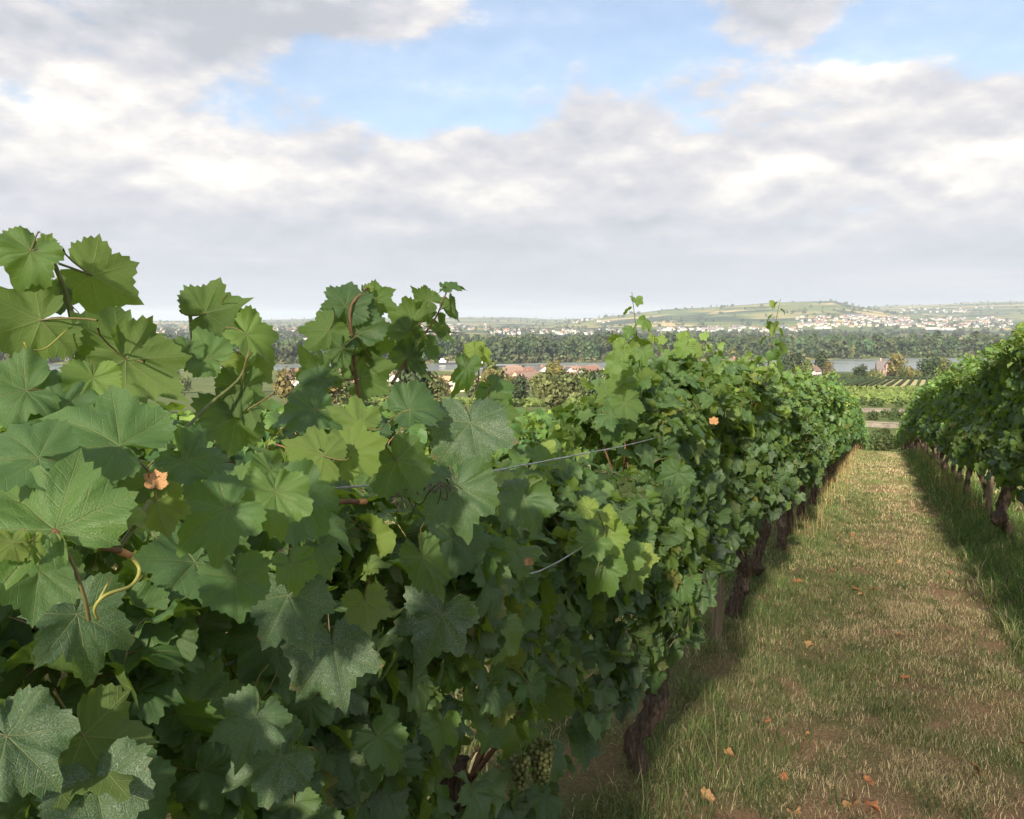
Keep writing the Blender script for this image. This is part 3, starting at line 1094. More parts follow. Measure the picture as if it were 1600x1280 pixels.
def build_far_houses():
    r = np.random.default_rng(41)
    protos = []
    for wm in ('farwall_w', 'farwall_c'):
        for rm in ('farroof_r', 'farroof_g'):
            mb = MB()
            w, d, h, rh = 13, 10, 6.5, 4.0
            mb.box(-w / 2, w / 2, -d / 2, d / 2, -6, h, 0)
            gable(mb, w, d, h, rh, 0.4, 1)
            protos.append(mb.mesh('far_house', [M[wm], M[rm]]))
    flat = MB()
    flat.box(-28, 28, -9, 9, -8, 8, 0)
    flat.box(-28.2, 28.2, -9.2, 9.2, 8, 8.6, 1)
    flatm = flat.mesh('far_shed', [M['farwall_w'], M['farroof_g']])
    clusters = [  # px range, py range, number, share red, name
        (1245, 1420, 495, 512, 150, 0.45, 'village below the flat-topped hill'), (1400, 1580, 497, 513, 150, 0.6, 'village below the flat-topped hill'),
        (1320, 1360, 494, 499, 30, 0.1, 'village below the flat-topped hill'), (1390, 1560, 481, 489, 28, 0.4, 'hamlet on the right-hand slope'),
        (590, 770, 507, 517, 60, 0.6, 'village under the green vineyard hill'), (410, 500, 514, 522, 45, 0.4, 'far left town'), (200, 300, 512, 524, 30, 0.4, 'far left town'),
        (600, 720, 518, 527, 40, 0.3, 'houses of the far plain'), (760, 1000, 516, 524, 55, 0.3, 'houses of the far plain'), (850, 960, 500, 505, 14, 0.3, 'hamlet in the gap between the hills'),
        (1030, 1250, 512, 519, 60, 0.25, 'houses of the far plain')]
    allh = []
    for (x0, x1, y0, y1, n, red, grp) in clusters:
        for i in range(n):
            p = hit(r.uniform(x0, x1), r.uniform(y0, y1), 1400)
            if p is None:
                continue
            k = (0 if r.random() < 0.7 else 2) + (0 if r.random() < red else 1)
            allh.append((math.hypot(p[0], p[1]), p, k, r.uniform(0, 3.1), grp, r.uniform(0.8, 1.25)))
    allh.sort(key=lambda q: q[0])
    nm = {0: 'white', 2: 'cream'}
    seen = {}
    for (D, p, k, rz, grp, s) in sorted(allh[:290], key=lambda q: float(cam_az(q[1][0], q[1][1]))):
        c_ = seen[(k, grp)] = seen.get((k, grp), -1) + 1
        o = link('far_house', protos[k], None, tuple(p))
        o.rotation_euler = (0, 0, rz)
        o.scale = (s, s, s)
        tag(o, f'tiny {nm[k // 2 * 2]} {"red" if k % 2 == 0 else "grey"}-roofed house, {grp}, {ORD[c_]} such from the left', 'house', grp)
    Vs, Fs, mi = [], [], []
    rest = MB()
    for (D, p, k, rz, grp, s) in allh[290:]:
        me = protos[k]
        ca, sa = math.cos(rz), math.sin(rz)
        vv = [(p[0] + s * (v.co.x * ca - v.co.y * sa), p[1] + s * (v.co.x * sa + v.co.y * ca), p[2] + s * v.co.z) for v in me.vertices]
        b = len(rest.v)
        rest.v += vv
        for f in me.polygons:
            rest.f.append(tuple(b + q for q in f.vertices))
            rest.mi.append(f.material_index + (k // 2) * 0 + (0 if f.material_index == 0 else (0 if k % 2 == 0 else 1)))
    o = rest.build('farther_houses', [M['farwall_w'], M['farroof_r'], M['farroof_g']])
    tag(o, 'mass of the most distant white and red village houses', 'houses', kind='stuff')
    for i, (px, py) in enumerate(sorted(((1045, 517), (1075, 516.5), (1100, 516), (780, 521), (800, 522.5), (640, 529), (660, 531), (620, 525), (500, 531), (475, 535), (1285, 514), (1480, 516), (1455, 515)))):
        p = hit(px, py, 1400)
        o = link('far_shed', flatm, None, tuple(p))
        o.rotation_euler = (0, 0, YAW + r.uniform(-0.25, 0.25))
        tag(o, f'long white flat-roofed shed on the far plain, {ORD[i]} from the left', 'shed', 'white sheds on the far plain')


build_far_houses()


def build_manor():
    p = hit(1384, 591)
    e = empty('manor', tuple(p), YAW - 0.3)
    e.scale = (0.5, 0.5, 0.5)
    st = plain('manor_stone', (0.27, 0.19, 0.14), 0.9, 0.2, 0.6, 0.35)
    rf = plain('manor_slate', (0.12, 0.10, 0.10), 0.7, 0.3, 0.8, 0.3)
    wing = house_mesh(15, 9, 8, 6)
    a = link('wall', wing[0], e)
    a.color = (0.27, 0.19, 0.14, 1)
    b = link('roof', wing[1], e)
    b.color = (0.13, 0.11, 0.11, 1)
    mb = MB()
    mb.box(-1.5, 4.5, -7.5, -4.6, -3, 11)
    mb.add([(-1.5, -7.5, 11), (4.5, -7.5, 11), (1.5, -7.5, 15.5), (-1.5, -4.6, 11), (4.5, -4.6, 11), (1.5, -4.6, 15.5)], [(0, 1, 2), (3, 5, 4)])
    mb.build('gable_bay', st, e)
    mb = MB()
    mb.add([(-2.0, -7.9, 10.5), (1.5, -7.9, 15.9), (1.5, -2, 15.9), (-2.0, -2, 10.5), (5.0, -7.9, 10.5), (5.0, -2, 10.5)], [(0, 1, 2, 3), (1, 4, 5, 2)])
    mb.build('bay_roof', rf, e)
    for i, (x, h) in enumerate(((-5, 16.5), (5.5, 16))):
        mb = MB()
        mb.box(x, x + 1.1, 0.3, 1.4, 9, h)
        mb.build('chimney', st, b)
    win = MB()
    win.box(-0.6, 0.6, -0.06, 0.06, -1, 1)
    wm = win.mesh('window', M['pane'])
    for x in (-6, -3.6, 6):
        for z in (2.6, 6):
            link('window', wm, e, (x, -4.5, z))
    for x in (0, 3):
        for z in (3, 8):
            link('window', wm, e, (x, -7.5, z))
    tag(e, 'brown stone manor with steep slate gables among trees on the near bank', 'manor')


build_manor()


def build_barges():
    hullm = plain('barge_hull', (0.035, 0.035, 0.04), 0.6)
    cab = plain('barge_cabin', (0.7, 0.7, 0.7), 0.6)
    hat = plain('barge_hatch', (0.16, 0.17, 0.17), 0.7)
    for (px, py, L, lab) in ((782, 574.5, 46, 'long dark cargo barge on the river in front of the wood'), (708, 569.5, 30, 'shorter barge with pale deckhouse near the left shoot tips')):
        d = px_ray(px, py)
        p = d * (-45.0 / d[2])
        e = empty('cargo_barge', tuple(p), YAW + 0.02)
        h, w = 2.2, 4.2
        mb = MB()
        v = [(-L / 2, -w, -0.5), (L / 2 - 6, -w, -0.5), (L / 2, 0, -0.3), (L / 2 - 6, w, -0.5), (-L / 2, w, -0.5)]
        v += [(x * 1.01, y * 1.05, h) for x, y, _ in v]
        mb.add(v, [(5, 6, 7, 8, 9)] + [(i, (i + 1) % 5, 5 + (i + 1) % 5, 5 + i) for i in range(5)])
        mb.build('hull', hullm, e)
        mb = MB()
        mb.box(-L / 2 + 10, L / 2 - 8, -w * 0.8, w * 0.8, h, h + 0.9)
        mb.build('hatch_cover', hat, e)
        mb = MB()
        mb.box(-L / 2 + 1, -L / 2 + 8, -w * 0.75, w * 0.75, h, h + 2.0)
        mb.box(-L / 2 + 2.5, -L / 2 + 6, -w * 0.5, w * 0.5, h + 2.0, h + 3.9)
        mb.build('deckhouse', cab, e)
        tag(e, lab, 'barge')


build_barges()


# ------------------------------------------------------------------ valley trees, terraces, far vine rows
def label_trees(L, text, group):
    L.sort(key=lambda e: float(cam_az(e.location.x, e.location.y)))
    for i, e in enumerate(L):
        tag(e, f'{text}, {ORD[i]} from the left', 'tree', group)


def build_valley_trees():
    r = random.Random(8)
    # on the near bank, right of the row: in front of the river
    L = []
    for (px, py, kd, s) in [(1225, 585, 'dark', 1.05), (1243, 588, 'dark', 1.15), (1258, 590, 'round', 1.0), (1282, 588, 'dark', 1.0), (1294, 590, 'autumn', .8), (1205, 584, 'round', .8), (1190, 582, 'dark', .8),
                            (1312, 591, 'olive', .25), (1328, 592, 'olive', .3), (1344, 592, 'dark', .62), (1354, 592, 'olive', .5), (1364, 593, 'olive', .6), (1376, 594, 'olive', .5), (1400, 592, 'autumn', 1.1),
                            (1410, 593, 'round', .5), (1420, 593, 'autumn', .6), (1432, 592, 'olive', .7), (1450, 592, 'dark', 1.0), (1470, 592, 'round', 1.0), (1170, 580, 'autumn', .8), (1150, 580, 'olive', .8)]:
        p = hit(px, py)
        L.append(tree(kd, tuple(p), s * 0.78))
    label_trees(L, 'tree standing on the near river bank right of the town', 'trees on the near river bank')
    # among the town houses
    L = []
    for i in range(110):
        px = r.uniform(440, 1010)
        py = r.uniform(594, 640) if i > 34 else r.uniform(586, 596)
        p = hit(px, py)
        kd = r.choice(['olive', 'olive', 'round', 'autumn', 'dark', 'olive'])
        L.append(tree(kd, tuple(p), r.uniform(0.5, 0.85) if py > 596 else r.uniform(0.3, 0.5)))
    for (px, py, s) in ((868, 612, 1.2), (862, 618, 1.1), (876, 622, 1.0), (850, 620, 0.8), (858, 606, 1.0)):
        L.append(tree('tall', tuple(hit(px, py)), s, tint=(1.5, 1.3, 0.9)))
    for i in range(26):
        px, py = r.uniform(20, 430), r.uniform(572, 625)
        p = hit(px, py)
        L.append(tree(r.choice(['olive', 'round', 'autumn']), tuple(p), r.uniform(0.8, 1.2)))
    L.sort(key=lambda e: float(cam_az(e.location.x, e.location.y)))
    looks = {'round': 'green rounded', 'olive': 'yellow-green', 'autumn': 'russet-tinged', 'dark': 'dark green', 'tall': 'tall golden'}
    cnt = {}
    for e in L:
        w = looks[e['kd']]
        cnt[w] = cnt.get(w, 0) + 1
        tag(e, f'{w} tree around the riverside town, {ORD[cnt[w] - 1]} such tree from the left', 'tree', 'trees around the town houses')
        del e['kd']
    # pale single trees at the foot of the far wood
    for (px, py, kd, s, lab) in ((1103, 567, 'olive', 2.4, 'pale broad tree standing out before the dark far wood'), (1146, 566, 'round', 1.6, 'rounded grey-green tree at the foot of the far wood'), (1332, 561, 'tall', 1.15, 'slim bright poplar in front of the far wood')):
        d = px_ray(px, py)
        p = d * (-45.0 / d[2])
        tree(kd, tuple(p), s, lab, None, tint=(1.2, 1.2, 1.1))
    # shrubs on the terraces below the end of the path
    L = []
    for i in range(64):
        row = i % 4
        D = (74, 86, 116, 147)[row] + r.uniform(-5, 5)
        az = R(r.uniform(19, 31))
        x, y = pol(az, D)
        L.append(tree('bush', (x, y, float(terrain_z(x, y)) - 0.2), r.uniform(0.24, 0.45), tint=(0.8, 0.85, 0.8)))
    L.sort(key=lambda e: e.location.length)
    for i, e in enumerate(L):
        tag(e, f'dark rounded shrub on the terraces below the path end, {ORD[i]} nearest the camera', 'shrub', 'shrubs on the terraces')


build_valley_trees()


def build_terraces():
    stone = plain('terrace_stone', (0.15, 0.13, 0.11), 0.9, 0.15, 1.2, 0.4, 0.05)
    trackm = plain('track_gravel', (0.17, 0.15, 0.12), 0.95, 0.1, 0.8, 0.25)
    for j, (D, lab) in enumerate(((100.0, 'lower stone terrace wall nearest the path end'), (130.0, 'farther stone terrace wall with a pale track behind it'))):
        azs = np.linspace(R(17), R(42), 60)
        P = np.array([pol(a, D) for a in azs])
        Z = terrain_z(P[:, 0], P[:, 1])
        nrm = -P / np.linalg.norm(P, axis=1)[:, None]
        e = empty('terrace_wall', (0, 0, 0))
        mb = MB()
        for i in range(len(P) - 1):
            q = []
            for t in (i, i + 1):
                a, b = P[t] + nrm[t] * 0.25, P[t] - nrm[t] * 0.25
                q += [(a[0], a[1], Z[t] - 0.5), (a[0], a[1], Z[t] + 0.55), (b[0], b[1], Z[t] + 0.55), (b[0], b[1], Z[t] - 0.5)]
            mb.add(q, [(0, 4, 5, 1), (1, 5, 6, 2), (2, 6, 7, 3)])
        mb.build('masonry', stone, e)
        mb = MB()
        for i in range(0, len(P) - 1):
            q = []
            for t in (i, i + 1):
                a, b = P[t] + nrm[t] * 0.36, P[t] - nrm[t] * 0.36
                q += [(a[0], a[1], Z[t] + 0.553), (a[0], a[1], Z[t] + 0.63), (b[0], b[1], Z[t] + 0.63), (b[0], b[1], Z[t] + 0.553)]
            mb.add(q, [(0, 4, 5, 1), (1, 5, 6, 2), (2, 6, 7, 3), (3, 7, 4, 0)])
        mb.build('coping', trackm, e)
        tag(e, lab, 'wall', 'terrace walls below the path')
        mb = MB()
        for i in range(len(P) - 1):
            q = []
            for t in (i, i + 1):
                a, b = P[t] - nrm[t] * 1.2, P[t] - nrm[t] * 5.2
                q += [(a[0], a[1], float(terrain_z(*a)) + 0.06), (b[0], b[1], float(terrain_z(*b)) + 0.06)]
            mb.add(q, [(0, 1, 3, 2)])
        tag(mb.build('track', trackm), kind='structure')
    # far vine rows in two blocks
    r = np.random.default_rng(61)
    n = 0
    rows = []
    for j in range(28):
        off = (j - 12) * 2.3
        rows.append(((-3 + off, 228), (1.5 + off, 322), 'A'))
    for j in range(30):
        off = (j - 18) * 2.4
        rows.append(((2 + off, 332), (-22 + off, 424), 'B'))
    soilm = plain('vineyard_alley', (0.36, 0.33, 0.17), 0.95, 0.1, 0.3, 0.2)
    for (y0, y1) in ((222, 327), (329, 428)):
        gx = np.linspace(-75, 70, 60)
        gy = np.linspace(y0, y1, 30)
        X, Y = np.meshgrid(gx, gy)
        Zs = terrain_z(X, Y) + 0.12
        i_ = np.arange(29)[:, None] * 60
        j_ = np.arange(59)[None, :]
        Fq = np.stack([i_ + j_, i_ + j_ + 1, i_ + 60 + j_ + 1, i_ + 60 + j_], -1).reshape(-1, 4)
        tag(link('vineyard_floor', mesh_np('vineyard_floor', np.stack([X, Y, Zs], -1).reshape(-1, 3), Fq, soilm)), kind='structure')
    for (a, b, blk) in rows:
        a, b = np.array(a, float), np.array(b, float)
        L = np.linalg.norm(b - a)
        m = int(L / 0.55)
        t = np.linspace(0, 1, m)
        side = np.array([(b - a)[1], -(b - a)[0]]) / L
        prof = [(-0.2, 0.1), (-0.36, 0.3), (-0.30, 0.6), (-0.1, 0.85), (0.1, 0.84), (0.30, 0.6), (0.36, 0.3), (0.2, 0.1)]
        C = a[None] + (b - a)[None] * t[:, None]
        zc = terrain_z(C[:, 0], C[:, 1])
        V = np.zeros((m, 8, 3))
        for q, (ox, oz) in enumerate(prof):
            V[:, q, :2] = C + side * (ox + r.normal(0, 0.06, m))[:, None] + (b - a) / L * r.normal(0, 0.12, m)[:, None]
            V[:, q, 2] = zc + oz + 0.1 + r.normal(0, 0.08, m)
        ii = np.arange(m - 1)[:, None] * 8
        jj = np.arange(8)[None, :]
        F = np.stack([ii + jj, ii + (jj + 1) % 8, ii + 8 + (jj + 1) % 8, ii + 8 + jj], -1).reshape(-1, 4)
        c = np.array([[0.055, 0.083, 0.028]]) * r.uniform(0.55, 1.5, m * 8)[:, None]
        o = link('vine_row', mesh_np('vine_row', V.reshape(-1, 3), F, M['foliage'], False, col=c))
        nth = sum(1 for q in rows[:n] if q[2] == blk)
        tag(o, f'{ORD[nth]} row from the left of the {"nearer" if blk == "A" else "farther"} striped vineyard below', 'vine row', 'vine rows of the striped vineyard below')
        n += 1
    # a vineyard seen along the slope, reading as one green field
    m = 30000
    D = r.uniform(158, 211, m)
    az = r.uniform(R(-12), R(44), m)
    X, Y = D * np.sin(az - YAW), D * np.cos(az - YAW)
    Z = terrain_z(X, Y)
    q = np.abs(((D + X * 0.1) % 2.4) - 1.2)
    Z = Z + np.where(q < 0.55, r.uniform(0.4, 1.5, m), 0.15)
    N = r.normal(size=(m, 3)) * 0.6 + np.array([0, -0.4, 1.0])
    V, F = cards(np.column_stack([X, Y, Z]), N, 0.42 * r.uniform(0.7, 1.3, m), r)
    c = np.repeat(np.array([[0.105, 0.135, 0.036]]) * r.uniform(0.75, 1.25, m)[:, None], 4, 0)
    tag(link('vineyard_canopy', mesh_np('vineyard_canopy', V, F, M['foliage'], True, col=c)), 'smooth bright green vineyard field beyond the terraces', 'vineyard', kind='stuff')


build_terraces()


# ------------------------------------------------------------------ vine leaves
VEINS = [0.0, R(48), R(-48), R(104), R(-104)]


def leaf_mesh(r, lod, lobing=0.5):
    """Grape leaf of unit width: petiole joint at the origin, tip along +Y, upper face +Z.
    Returns V, F, vein attribute (along, across, edge), xy attribute."""
    ctrl_a = np.array([0, 14, 27, 48, 66, 79, 104, 125, 145, 162, 173, 180])
    L = lobing
    ctrl_a = ctrl_a + np.concatenate([[0], r.normal(0, 1.6, 9), [0, 0]])
    ctrl_r = np.array([0.76, 0.63, 0.61 - 0.16 * L, 0.70, 0.58, 0.54 - 0.16 * L, 0.58, 0.51, 0.45, 0.36, 0.18, 0.03])
    nt = {0: 11, 1: 7, 2: 3, 3: 2}[lod]
    # angles: sector boundaries (veins and bisectors) are always vertices so the veins stay straight
    bounds = [0, 24, 48, 76, 104, 140, 176]
    half = []
    for i in range(6):
        n = max(1, int(round(nt * (bounds[i + 1] - bounds[i]) / 60)))
        half += list(np.linspace(bounds[i], bounds[i + 1], n, endpoint=False))
    half.append(176)
    if lod >= 2:
        half = [0, 24, 48, 76, 104, 150] if lod == 2 else [0, 48, 104, 165]
    half = np.array(half, float)
    asym = r.uniform(0.92, 1.08, size=2)
    ang, rad = [], []
    for sgn, q in ((1, 0), (-1, 1)):
        hh = half if sgn == 1 else half[1:]
        rr = np.interp(hh, ctrl_a, ctrl_r * (1 + r.normal(0, 0.035, 12))) * asym[q]
        if lod <= 1:
            idx = np.arange(len(hh))
            teeth = np.where(idx % 2 == 0, 0.046, -0.060) * r.uniform(0.2, 1.5, len(hh)) * (1.0 if lod == 0 else 0.6)
            teeth[hh > 168] = 0
            rr = rr * (1 + teeth)
        ang += list(sgn * np.radians(hh))
        rad += list(rr)
    ang, rad = np.array(ang), np.array(rad)
    o = np.argsort(ang)
    ang, rad = ang[o], rad[o]
    n = len(ang)
    rings = {0: [0.22, 0.45, 0.68, 0.87, 1.0], 1: [0.4, 0.75, 1.0], 2: [0.55, 1.0], 3: [1.0]}[lod]
    fold, cup, droop = r.uniform(0.02, 0.45), r.uniform(-0.40, 0.18), r.uniform(0.1, 0.75)
    twist, wav, ph = r.normal(0, 0.22), r.uniform(0.02, 0.06), r.uniform(0, 6.28)
    puck, curl = r.uniform(0.12, 0.34), r.normal(0, 0.30)
    V, at, xy = [(0, 0, 0)], [(0, 0, 0)], [(0, 0)]
    for q in rings:
        for a, rr in zip(ang, rad):
            x, y = rr * q * math.sin(a), rr * q * math.cos(a)
            d = [abs(a - v) for v in VEINS]
            v = VEINS[int(np.argmin(d))]
            da = a - v
            along, across = rr * q * math.cos(da), abs(rr * q * math.sin(da))
            z = fold * (math.sqrt(x * x + 0.006) - 0.077) * 0.9 + cup * (x * x + y * y) - droop * max(0, y) ** 2 * 0.9 + twist * x * y
            z += 0.020 * (1 - math.exp(-across / 0.045)) * (1 if lod < 2 else 0)
            z += (float(fbm(x * 2.6 + ph * 3, y * 2.6 + ph * 7, 2)) - 0.5) * puck + curl * max(0.0, q - 0.6) * math.sin(2 * a + ph * 2)
            z += wav * q * q * math.sin(7 * a + ph) + 0.6 * wav * q * q * math.sin(13 * a + 2 * ph)
            V.append((x, y, z))
            at.append((along, across, q))
            xy.append((x, y))
    F = []
    for j in range(n - 1):
        F.append((0, 1 + j + 1, 1 + j))
    for i in range(len(rings) - 1):
        for j in range(n - 1):
            a, b = 1 + i * n + j, 1 + i * n + j + 1
            c, d = a + n, b + n
            F.append((a, b, d))
            F.append((a, d, c))
    F = [f[::-1] if False else f for f in F]
    V, F = np.array(V, float), np.array(F)
    # make the normals point to +Z
    nz = np.cross(V[F[:, 1]] - V[F[:, 0]], V[F[:, 2]] - V[F[:, 0]])[:, 2].sum()
    if nz < 0:
        F = F[:, ::-1]
    return V, F, np.array(at, float), np.array(xy, float)


_lr = np.random.default_rng(77)
LEAF = {lod: [leaf_mesh(_lr, lod, _lr.uniform(0.0, 0.75)) for _ in range({0: 22, 1: 14, 2: 8, 3: 6}[lod])] for lod in (0, 1, 2, 3)}


def leaf_data(lod, i, petiole=True):
    V, F, at, xy = LEAF[lod][i]
    rr = np.random.default_rng(500 + i)
    b = len(V)
    mats = [M['leaf_o']]
    mi = np.zeros(len(F), int)
    if petiole:
        s = rr.normal(0, 0.12)
        pts = smooth_path([(0, 0.02, -0.004), (s * 0.3, -0.18, -0.06), (s, -0.42, -0.30), (s * 1.5, -0.52, -0.62)], 5)
        PV, PF = tube_np(pts, np.linspace(0.012, 0.016, 5), 4, False)
        PF = [t for f in PF for t in ((f[0], f[1], f[2]), (f[0], f[2], f[3]))]
        V = np.vstack([V, PV])
        F = np.vstack([F, np.array(PF) + b])
        at = np.vstack([at, np.zeros((len(PV), 3))])
        xy = np.vstack([xy, np.zeros((len(PV), 2))])
        mi = np.concatenate([mi, np.ones(len(PF), int)])
        mats.append(M['petiole'])
    return mesh_np('leaf', V, F, mats, True, mi, {'vein': at, 'leafxy': xy})


LEAF_DATA = {0: [leaf_data(0, i) for i in range(len(LEAF[0]))], 1: [leaf_data(1, i) for i in range(len(LEAF[1]))]}


def frames(N, T):
    """Rotation matrices (n,3,3) with columns X, tip T, normal N."""
    N = N / (np.linalg.norm(N, axis=1)[:, None] + 1e-9)
    T = T - N * np.sum(T * N, 1)[:, None]
    T = T / (np.linalg.norm(T, axis=1)[:, None] + 1e-9)
    X = np.cross(T, N)
    return np.stack([X, T, N], -1)


def leaf_mass(name, P, Rm, S, C, lod, mat, parent=None, origin=(0, 0, 0)):
    """Many leaves joined into one mesh."""
    r = np.random.default_rng(len(P) + 3)
    which = r.integers(0, len(LEAF[lod]), len(P))
    Vs, Fs, As, Xs, Cs = [], [], [], [], []
    b = 0
    for v in range(len(LEAF[lod])):
        ix = np.nonzero(which == v)[0]
        if not len(ix):
            continue
        V, F, at, xy = LEAF[lod][v]
        W_ = np.einsum('nij,vj->nvi', Rm[ix], V) * S[ix][:, None, None] + (P[ix] - np.array(origin))[:, None, :]
        k = len(V)
        Vs.append(W_.reshape(-1, 3))
        Fs.append((F[None] + (np.arange(len(ix)) * k)[:, None, None]).reshape(-1, 3) + b)
        As.append(np.tile(at, (len(ix), 1)))
        Xs.append(np.tile(xy, (len(ix), 1)) + np.repeat(r.random((len(ix), 2)) * 3, k, 0))
        Cs.append(np.repeat(C[ix], k, 0))
        b += k * len(ix)
    uv = {'vein': np.vstack(As), 'leafxy': np.vstack(Xs)} if lod < 3 else None
    me = mesh_np(name, np.vstack(Vs), np.vstack(Fs), mat, True, None, uv, np.vstack(Cs))
    return link(name, me, parent)


CAM_R = np.array([math.cos(YAW), math.sin(YAW), 0.0])
CAM_F = np.array([-math.sin(YAW) * math.cos(PITCH), math.cos(YAW) * math.cos(PITCH), -math.sin(PITCH)])
CAM_U = np.cross(CAM_R, CAM_F)


def project(P):
    d = P @ CAM_F
    return 800 + FPX * (P @ CAM_R) / d, 640 - FPX * (P @ CAM_U) / d, d


def gz(y):
    return np.interp(y, PROF[:, 0], PROF[:, 1])


def row_leaves(X0, y0, y1, top, bot, half, dens, seed, side_w, size=(0.10, 0.15)):
    """Leaf positions and frames for one hedge row. side_w: share of leaves on the +x face, the -x face, the top."""
    r = np.random.default_rng(seed)
    n = int((y1 - y0) * dens)
    y = r.uniform(y0, y1, n)
    kind = r.choice(3, n, p=side_w)
    tp, bt = top(y), bot(y)
    u = r.random(n) ** 0.9
    h = bt + (tp - bt) * u
    sgn = np.where(kind == 0, 1.0, -1.0)
    prof = half(y) * (0.30 + 0.86 * np.sin(np.clip((h - 0.45) / 1.4, 0.0, 1.0) ** 0.8 * math.pi * 0.92))
    prof = prof * (0.78 + 0.46 * np.sin(2 * math.pi * y / 1.55 + seed) * np.sin(y * 0.9 + h * 2.0))
    if X0 == -0.95:
        for mid in (6.85, 8.35, 9.7, 11.2, 12.8, 14.4, 16.0):
            prof = prof * (1 - 0.38 * np.exp(-((y - mid) / 0.20) ** 2))
        prof = prof * (1 - 0.60 * np.exp(-((y - 4.55) / 0.25) ** 2))       # the missing vine before the post
    prof = prof * (0.50 + 0.95 * fbm(y * 1.9 + seed, h * 2.2 + sgn * 7, 3))
    depth = 1 - 0.5 * r.random(n) ** 1.3
    x = X0 + sgn * prof * depth
    tsel = kind == 2
    x = np.where(tsel, X0 + half(y) * r.uniform(-0.95, 0.95, n), x)
    h = np.where(tsel, tp + r.normal(0, 0.05, n) - 0.35 * ((x - X0) / half(y)) ** 2 * 0.35, h)
    P = np.stack([x, y, gz(y) + h], -1)
    # frames
    a = np.clip(r.normal(R(30), R(24), n), R(-40), R(85))
    yawj = r.normal(0, R(44), n)
    N = np.stack([np.cos(a) * sgn * np.cos(yawj), np.cos(a) * np.sin(yawj), np.sin(a)], -1)
    Nt = r.normal(size=(n, 3)) * 0.45 + np.array([0.25, 0, 1.0])
    N = np.where(tsel[:, None], Nt, N)
    roll = r.normal(0, R(38), n)
    T = np.stack([np.zeros(n), np.sin(roll), -np.cos(roll)], -1)
    Tt = r.normal(size=(n, 3)) + np.array([0.7, 0, -0.2])
    T = np.where(tsel[:, None], Tt, T)
    Rm = frames(N, T)
    S = r.uniform(size[0], size[1], n) * np.where(tsel, 0.85, 1.0) * np.where(r.random(n) < 0.2, 0.6, 1.0)
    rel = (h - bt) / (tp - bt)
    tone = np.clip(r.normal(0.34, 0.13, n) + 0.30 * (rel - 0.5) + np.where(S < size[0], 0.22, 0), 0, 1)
    tone = np.where(r.random(n) < 0.05, tone + 0.3, tone)
    yel = np.where(r.random(n) < 0.035, r.uniform(0.15, 0.7, n), r.uniform(0, 0.08, n))
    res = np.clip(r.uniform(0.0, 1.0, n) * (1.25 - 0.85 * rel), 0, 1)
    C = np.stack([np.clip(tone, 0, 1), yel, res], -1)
    # uneven growth: thin places where canes and shade show
    g = fbm(y * 1.7 + seed * 3.1, h * 2.6 + 20, 3)
    keep = r.random(n) < np.clip(0.25 + (g - 0.30) * 4.0, 0.22, 1.0)
    P, Rm, S, C, sgn, tsel = P[keep], Rm[keep], S[keep], C[keep], sgn[keep], tsel[keep]
    return P, Rm, S, C, sgn, tsel


def trunk_mesh(r, base, pts, rad, detail=True):
    """Old vine trunk: twisted, knobbed, with stringy ridges of bark."""
    m = 46 if detail else 12
    n = 16 if detail else 7
    path = smooth_path(pts, m)
    t = np.linspace(0, 1, m)
    rr = rad * (1.15 - 0.4 * t)
    for i in range(3):
        c = r.uniform(0.15, 0.95)
        rr = rr * (1 + r.uniform(0.15, 0.55) * np.exp(-((t - c) / 0.07) ** 2))
    V, F = tube_np(path - np.array(base), rr, n, True)
    V = np.array(V)
    k = np.arange(len(V))
    ring, seg = k // n, k % n
    tw = seg / n * 6.28 + ring * 0.05
    cen = (path - np.array(base))[ring]
    d = V - cen
    ridge = 1 + 0.16 * np.sin(tw * 3 + ring * 0.13) + 0.13 * np.sin(tw * 5 - ring * 0.2 + 2) + r.normal(0, 0.11, len(V)) + 0.25 * np.exp(-((ring % 15) / 2.5) ** 2) * np.sin(tw + ring)
    V = cen + d * ridge[:, None]
    mb = MB()
    mb.add(V, F)
    return mb.mesh('trunk', M['bark'], True)


def berry_mesh():
    mb = MB()
    rows = [(0, 1.0)] + [(a, 1) for a in (36, 72, 108, 144)]
    V = [(0, 0, 1)]
    for a in (36, 72, 108, 144):
        for j in range(8):
            t = 2 * math.pi * j / 8
            V.append((math.sin(R(a)) * math.cos(t), math.sin(R(a)) * math.sin(t), math.cos(R(a)) * 1.05))
    V.append((0, 0, -1))
    F = [(0, 1 + j, 1 + (j + 1) % 8) for j in range(8)]
    for i in range(3):
        for j in range(8):
            a, b = 1 + i * 8 + j, 1 + i * 8 + (j + 1) % 8
            F.append((a, a + 8, b + 8, b))
    F += [(33, 25 + (j + 1) % 8, 25 + j) for j in range(8)]
    mb.add(V, F)
    return mb.mesh('berry', M['berry'], True)


BERRY = berry_mesh()


def grape_bunch(parent, P, n, br, seed, scale=1.0):
    r = np.random.default_rng(seed)
    base = parent.location
    stem = MB()
    L = 0.105 * scale
    stem.tube(smooth_path([(0, 0, 0.035), (0.003, 0.002, 0), (0, 0, -L * 0.8)], 6), 0.0022, 5)
    g = stem.build('grape_bunch', M['shoot'], parent, True, Vector(P) - base)
    placed = []
    tries = 0
    while len(placed) < n and tries < 6000:
        tries += 1
        t = r.random() ** 0.8
        w = (0.030 * (1 - 0.62 * t) + 0.004) * scale
        a = r.uniform(0, 6.28)
        q = np.array([w * math.cos(a), w * math.sin(a), -t * L]) * (0.8 + 0.2 * r.random())
        if all(np.linalg.norm(q - o) > br * 1.5 for o in placed):
            placed.append(q)
    for q in placed:
        o = link('berry', BERRY, g, tuple(q))
        s = br * r.uniform(0.85, 1.12)
        o.scale = (s, s, s)
    return g


